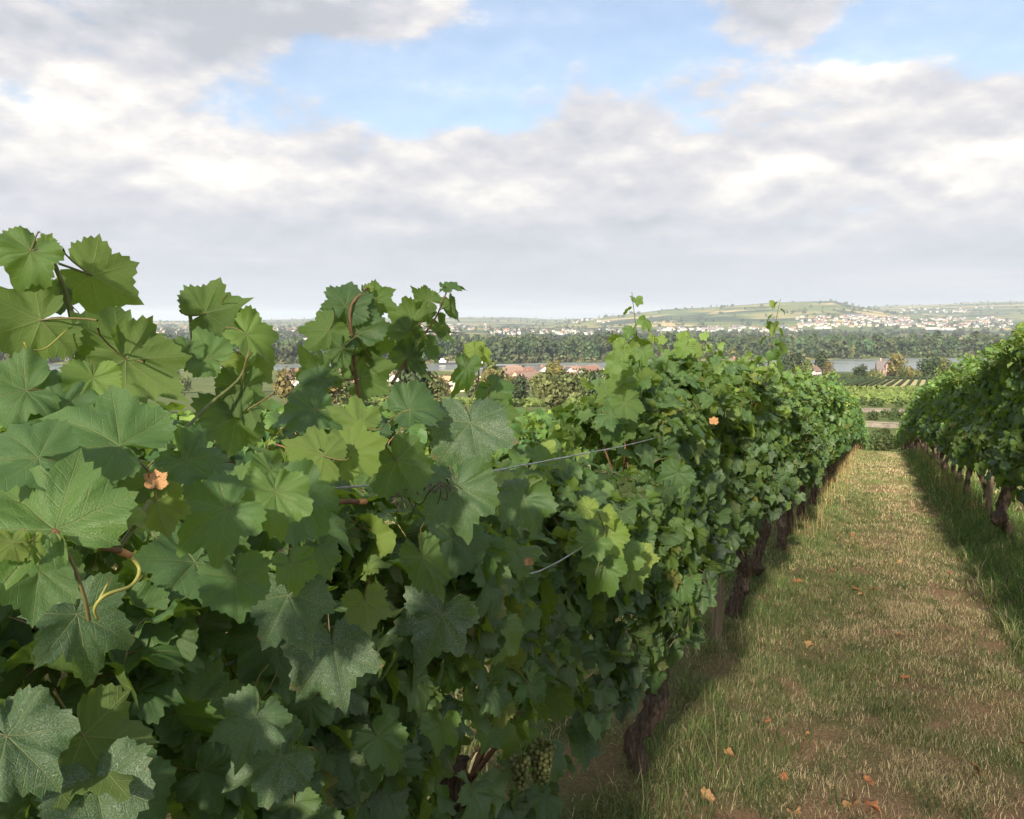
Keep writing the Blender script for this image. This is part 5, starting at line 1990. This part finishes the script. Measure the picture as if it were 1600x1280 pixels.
def build_trellis():
    # posts
    spots = [(-0.93, 5.34, 1.62, 0.036, 'grey wooden post in the left row between the two nearest bare trunks', 0.02), (-0.95, 17.2, 2.1, 0.04, 'wooden post farther down the left row behind leaves', 0.0),
             (1.64, 14.37, 2.3, 0.045, 'wooden post under the right row beside a crooked trunk', 0.01), (1.65, 27.5, 2.2, 0.045, 'wooden post far down the right row', 0.0),
             (-0.95, -0.4, 1.7, 0.036, 'wooden post of the left row beside the viewpoint', 0.0)]
    for (x, y, h, rad, lab, lean) in spots:
        z = float(gz(y))
        o = MB()
        r = np.random.default_rng(int(y * 100) + 99)
        pts = np.array([(lean * t, 0.01 * math.sin(t * 3), t * h - 0.2) for t in np.linspace(0, 1.1, 12)])
        V, F = tube_np(pts, rad * np.linspace(1.05, 0.97, 12), 12)
        V = np.array(V) + r.normal(0, 0.0012, (len(V), 3))
        o.add(V, F)
        p = o.build('post', M['wood'], None, True, (x, y, z))
        tag(p, lab, 'post', 'trellis posts')
    # wires
    A, B = on_plane(740, 742, -0.66), on_plane(965, 699, -0.69)
    C_, D_ = on_plane(868, 881, -0.66), on_plane(918, 850, -0.67)
    E_, F_ = on_plane(1110, 728, -0.68), on_plane(1165, 705, -0.69)
    for (P, Q, lab) in ((A, B, 'twisted galvanised wire across the upper face of the left row'), (C_, D_, 'lower galvanised wire half hidden in the left row')):
        hP, hQ = P[2] - gz(P[1]), Q[2] - gz(Q[1])
        u = (Q - P) / (Q[1] - P[1])
        pts = [tuple(P + u * (yy - P[1])) for yy in (P[1] - 0.06, Q[1] + 0.06)]
        pts = [(-0.86, -0.4, gz(-0.4) + hP), (-0.78, P[1] - 0.6, gz(P[1] - 0.6) + hP)] + pts + [(-0.80, Q[1] + 1.1, gz(Q[1] + 1.1) + hQ), (-0.86, 5.34, gz(5.34) + hQ), (-0.88, 12, gz(12) + hQ), (-0.89, 17.2, gz(17.2) + hQ)]
        pts = np.array(pts)
        S = np.stack([np.interp(np.linspace(-0.4, 17.2, 160), pts[:, 1], pts[:, q]) for q in range(3)], -1)
        t = np.arange(160)
        mb = MB()
        for ph in (0, math.pi):
            tw = np.stack([0.0010 * np.cos(t * 1.9 + ph), np.zeros(160), 0.0010 * np.sin(t * 1.9 + ph)], -1)
            mb.tube(S + tw, 0.0011, 4)
        o = mb.build('trellis_wire', M['wire'], None, True)
        tag(o, lab, 'wire', 'trellis wires')


build_trellis()


# ------------------------------------------------------------------ grass and what lies on it
def blades(P, L, Wd, lean, col, r):
    n = len(P)
    a = r.uniform(0, 2 * math.pi, n)
    d = np.stack([np.cos(a), np.sin(a), np.zeros(n)], -1)
    s = np.stack([-np.sin(a), np.cos(a), np.zeros(n)], -1)
    up = np.array([0, 0, 1.0])
    ln = np.clip(lean, 0, 1.5)
    mid = P + (d * np.sin(ln * 0.55)[:, None] + up * np.cos(ln * 0.55)[:, None]) * (L * 0.55)[:, None]
    tip = mid + (d * np.sin(ln * 1.25)[:, None] + up * np.cos(ln * 1.25)[:, None]) * (L * 0.45)[:, None]
    w = Wd[:, None] * 0.5
    V = np.stack([P - s * w, P + s * w, mid + s * w * 0.8, mid - s * w * 0.8, tip], 1)
    b = np.arange(n)[:, None] * 5
    F = np.concatenate([b + np.array([[0, 1, 2]]), b + np.array([[0, 2, 3]]), b + np.array([[3, 2, 4]])], 0)
    return V.reshape(-1, 3), F, np.repeat(col, 5, 0)


def dryness(x, y):
    c = np.exp(-((x - 0.42) / 0.42) ** 2)
    p = fbm(x * 1.5 + 3, y * 1.1, 4)
    p2 = fbm(x * 3.6, y * 3.0 + 40, 3)
    d = 0.24 + 0.45 * c * (0.35 + 0.65 * sstep(5, 12, y)) + 1.9 * (p - 0.5) + 0.9 * (p2 - 0.5)
    d = d + 0.25 * (1 - sstep(3, 7, y))
    return np.clip(d, 0, 1) * (1 - 0.9 * sstep(0.85, 1.15, x)) * (1 - 0.55 * sstep(-0.45, -0.75, x))


def grass_patch(name, label, x0, x1, y0, y1, dens, L, Wd, r, tall=False):
    n = int((x1 - x0) * (y1 - y0) * dens)
    x, y = r.uniform(x0, x1, n), r.uniform(y0, y1, n)
    dr = dryness(x, y)
    tuft = fbm(x * 5.0, y * 5.0 + 11, 3)
    keep = r.random(n) < np.clip(0.35 + 2.2 * (tuft - 0.35), 0.15, 1) * (1 - 0.35 * dr) * (1 - 0.80 * bare_soil(x, y))
    x, y, dr, tuft = x[keep], y[keep], dr[keep], tuft[keep]
    n = len(x)
    P = np.stack([x, y, ground_z(x, y) - 0.008], -1)
    isdry = r.random(n) < 0.12 + 0.80 * dr
    ln = np.where(isdry, r.uniform(0.6, 1.35, n), np.abs(r.normal(0.75, 0.40, n)))
    LL = r.uniform(L[0], L[1], n) * (0.7 + 0.8 * tuft) * np.where(isdry, 0.9, 1.0)
    g = np.array([0.132, 0.168, 0.066]) * r.uniform(0.6, 1.45, n)[:, None] * np.array([1, 1, 1.0])
    g[:, 0] *= r.uniform(0.8, 1.35, n)
    d = np.array([0.45, 0.37, 0.22]) * r.uniform(0.5, 1.3, n)[:, None]
    if tall:
        g = np.array([0.095, 0.150, 0.042]) * r.uniform(0.6, 1.5, n)[:, None]
    col = np.where(isdry[:, None], d, g)
    V, F, c = blades(P, LL, Wd * r.uniform(0.7, 1.3, n), ln, col, r)
    return V, F, c


def merge(parts, name, label, cat, mat):
    b = 0
    Vs, Fs, Cs = [], [], []
    for V, F, c in parts:
        Vs.append(V)
        Fs.append(F + b)
        Cs.append(c)
        b += len(V)
    o = link(name, mesh_np(name, np.vstack(Vs), np.vstack(Fs), mat, False, col=np.vstack(Cs)))
    tag(o, label, cat, kind='stuff')
    return o


def build_grass():
    r = np.random.default_rng(91)
    one = np.ones
    G = []
    for (y0, y1, dn, L, w) in ((2.2, 5.0, 17000, (0.025, 0.060), 0.0026), (5.0, 8.0, 11000, (0.028, 0.065), 0.0036), (8.0, 13.0, 5200, (0.03, 0.07), 0.0056), (13, 21, 2200, (0.035, 0.075), 0.0095), (21, 36, 900, (0.04, 0.085), 0.016)):
        G.append(grass_patch('', '', -0.95, 1.35, y0, y1, dn, L, w, r))
    # darker tufts standing out of the mown turf
    nt = 420
    tx = np.where(r.random(nt) < 0.55, r.normal(-0.35, 0.25, nt), r.uniform(-0.8, 1.2, nt))
    ty = 2.4 + 15 * r.random(nt) ** 1.5
    k_ = 26
    x = np.repeat(tx, k_) + r.normal(0, 0.035, nt * k_)
    y = np.repeat(ty, k_) + r.normal(0, 0.035, nt * k_)
    P = np.stack([x, y, ground_z(x, y) - 0.01], -1)
    tone = np.repeat(r.uniform(0.55, 1.15, nt), k_) * r.uniform(0.7, 1.3, nt * k_)
    c = np.array([0.095, 0.135, 0.048]) * tone[:, None]
    wd = 0.0030 * (0.6 + 0.12 * np.maximum(y, 3))
    G.append(blades(P, np.repeat(r.uniform(0.05, 0.12, nt), k_) * r.uniform(0.6, 1.2, nt * k_), wd, np.abs(r.normal(0.75, 0.35, nt * k_)), c, r))
    merge(G, 'path_grass', 'short worn grass, part dried to straw, covering the path between the rows', 'grass', M['grass'])
    T = []
    # rank green grass at the foot of the right row
    for (y0, y1, dn, w) in ((3.2, 8.0, 2600, 0.0042), (8.0, 14.0, 1900, 0.0065), (14, 36, 700, 0.013)):
        T.append(grass_patch('', '', 0.95, 2.1, y0, y1, dn, (0.10, 0.26), w, r, True))
    # tufts under the left row
    for (y0, y1, dn, w) in ((2.0, 6.0, 3200, 0.0032), (6.0, 13.0, 1900, 0.0052), (13, 36, 700, 0.013)):
        T.append(grass_patch('', '', -1.5, -0.50, y0, y1, dn, (0.03, 0.09), w, r, True))
    merge(T, 'tall_grass', 'taller green grass along the feet of both vine rows', 'grass', M['grass'])
    B = []
    for (x0, x1) in ((-3.9, -1.4), (-6.5, -3.9)):
        B.append(grass_patch('', '', x0, x1, 0.3, 12, 700, (0.06, 0.14), 0.012, r))
        B.append(grass_patch('', '', x0, x1, 12, 45, 150, (0.08, 0.16), 0.03, r))
    B.append(grass_patch('', '', 2.1, 5.0, 3, 40, 150, (0.08, 0.16), 0.03, r))
    merge(B, 'alley_grass', 'grass of the neighbouring vineyard alleys behind the rows', 'grass', M['grass'])
    # bleached seed stems at the row ends and beside the trunks
    n = 900
    y = np.concatenate([r.uniform(10, 34, 500), r.uniform(13, 34, 400)])
    x = np.concatenate([r.normal(-0.72, 0.12, 500), r.normal(1.40, 0.12, 400)])
    P = np.stack([x, y, ground_z(x, y) - 0.01], -1)
    c = np.array([0.40, 0.30, 0.135]) * r.uniform(0.6, 1.2, n)[:, None]
    S1 = blades(P, r.uniform(0.25, 0.5, n), r.uniform(0.004, 0.009, n), np.abs(r.normal(0.5, 0.3, n)), c, r)
    n = 70
    y = r.uniform(2.7, 6, n)
    x = r.normal(-0.7, 0.14, n)
    P = np.stack([x, y, ground_z(x, y) - 0.01], -1)
    c = np.array([0.36, 0.30, 0.16]) * r.uniform(0.7, 1.2, n)[:, None]
    S2 = blades(P, r.uniform(0.15, 0.38, n), r.uniform(0.002, 0.003, n), np.abs(r.normal(0.6, 0.3, n)), c, r)
    merge([S1, S2], 'dry_stems', 'bleached grass stems standing by the row ends and trunks', 'grass', M['grass'])


build_grass()


def build_fallen():
    r = np.random.default_rng(101)
    mats = [M['fallen'], M['fallen'], M['fallen2']]
    data = []
    for i in range(6):
        V, F, at, xy = LEAF[1][i]
        V = V.copy()
        rr = np.hypot(V[:, 0], V[:, 1])
        V[:, 2] = 0.35 * rr ** 2 * np.sin(3 * np.arctan2(V[:, 0], V[:, 1]) + i) + r.normal(0, 0.03, len(V)) + 0.25 * np.abs(V[:, 0]) * (i % 3)
        data.append(mesh_np('fallen_leaf', V, F, mats[i % 3], False))
    px = [(1310, 836), (1332, 835), (1245, 918), (1270, 928), (1301, 897), (1338, 924), (1347, 931), (1366, 926), (1266, 1008), (1404, 999), (1424, 1001), (1413, 1064), (1199, 1141), (1262, 1153), (1223, 1219), (1137, 1193), (1331, 1270), (1358, 1269),
          (1527, 1206), (1360, 1231), (1240, 1276), (1595, 1162), (1482, 899), (1384, 884), (1406, 884), (1100, 1262)]
    pts = []
    for (a, b) in px:
        d = px_ray(a, b)
        t = EYE / (-d[2] - SLOPE * d[1])
        pts.append(d * t)
    pts.sort(key=lambda p: p[1])
    for i, p in enumerate(pts):
        x, y = float(p[0]), float(p[1])
        o = link('fallen_leaf', data[int(r.integers(0, 6))], None, (x, y, float(ground_z(x, y)) + 0.030))
        s = r.uniform(0.032, 0.07)
        o.scale = (s, s, s)
        o.rotation_euler = (r.normal(0, 0.35), r.normal(0, 0.35), r.uniform(0, 6.28))
        tag(o, f'curled brown fallen vine leaf on the path grass, {ORD[i]} nearest the camera', 'fallen leaf', 'fallen leaves on the path')


build_fallen()


# ------------------------------------------------------------------ unseen trees added behind the viewpoint to filter the sun on the near vines
def build_shade_trees():
    r = np.random.default_rng(111)
    n = 0
    for (x, y, h, w) in ((0.8, -28.0, 16.4, 5.8), (4.0, -28.6, 19.0, 6.0), (7.2, -28.0, 21.5, 6.4)):
        z = float(terrain_z(x, y))
        e = empty('shade_tree', (x, y, z))
        V, F, c = crown_np(r, w, h - 1.0, 1.0, 1350, 0.19, (0.045, 0.07, 0.026), 240, 1.0, 0.0)
        link('crown', mesh_np('crown', V, F, M['foliage'], True, col=c), e)
        trunk_np(r, h * 0.8, 0.17).build('trunk', M['treebark'], e, True)
        tag(e, f'unseen shade tree added uphill behind the viewpoint, {ORD[n]} tallest of three', 'tree', 'unseen shade trees added behind the viewpoint')
        n += 1


build_shade_trees()


# ------------------------------------------------------------------ air
def build_haze():
    m, k = new_mat('haze_air')
    v = k.n('ShaderNodeVolumePrincipled')
    v.inputs['Color'].default_value = (0.80, 0.90, 1.0, 1)
    v.inputs['Density'].default_value = HAZE
    v.inputs['Anisotropy'].default_value = 0.1
    o = k.n('ShaderNodeOutputMaterial')
    k.put(o.inputs['Volume'], v.outputs[0])
    try:
        m.cycles.homogeneous_volume = True
    except Exception:
        pass
    mb = MB()
    mb.box(-14500, 14500, -14500, 14500, -260, 175)
    tag(mb.build('haze', m), 'pale summer haze filling the valley air', 'haze', kind='stuff')


HAZE = 1.0e-4
build_haze()
for o in bpy.data.objects:
    if 'kd' in o:
        del o['kd']
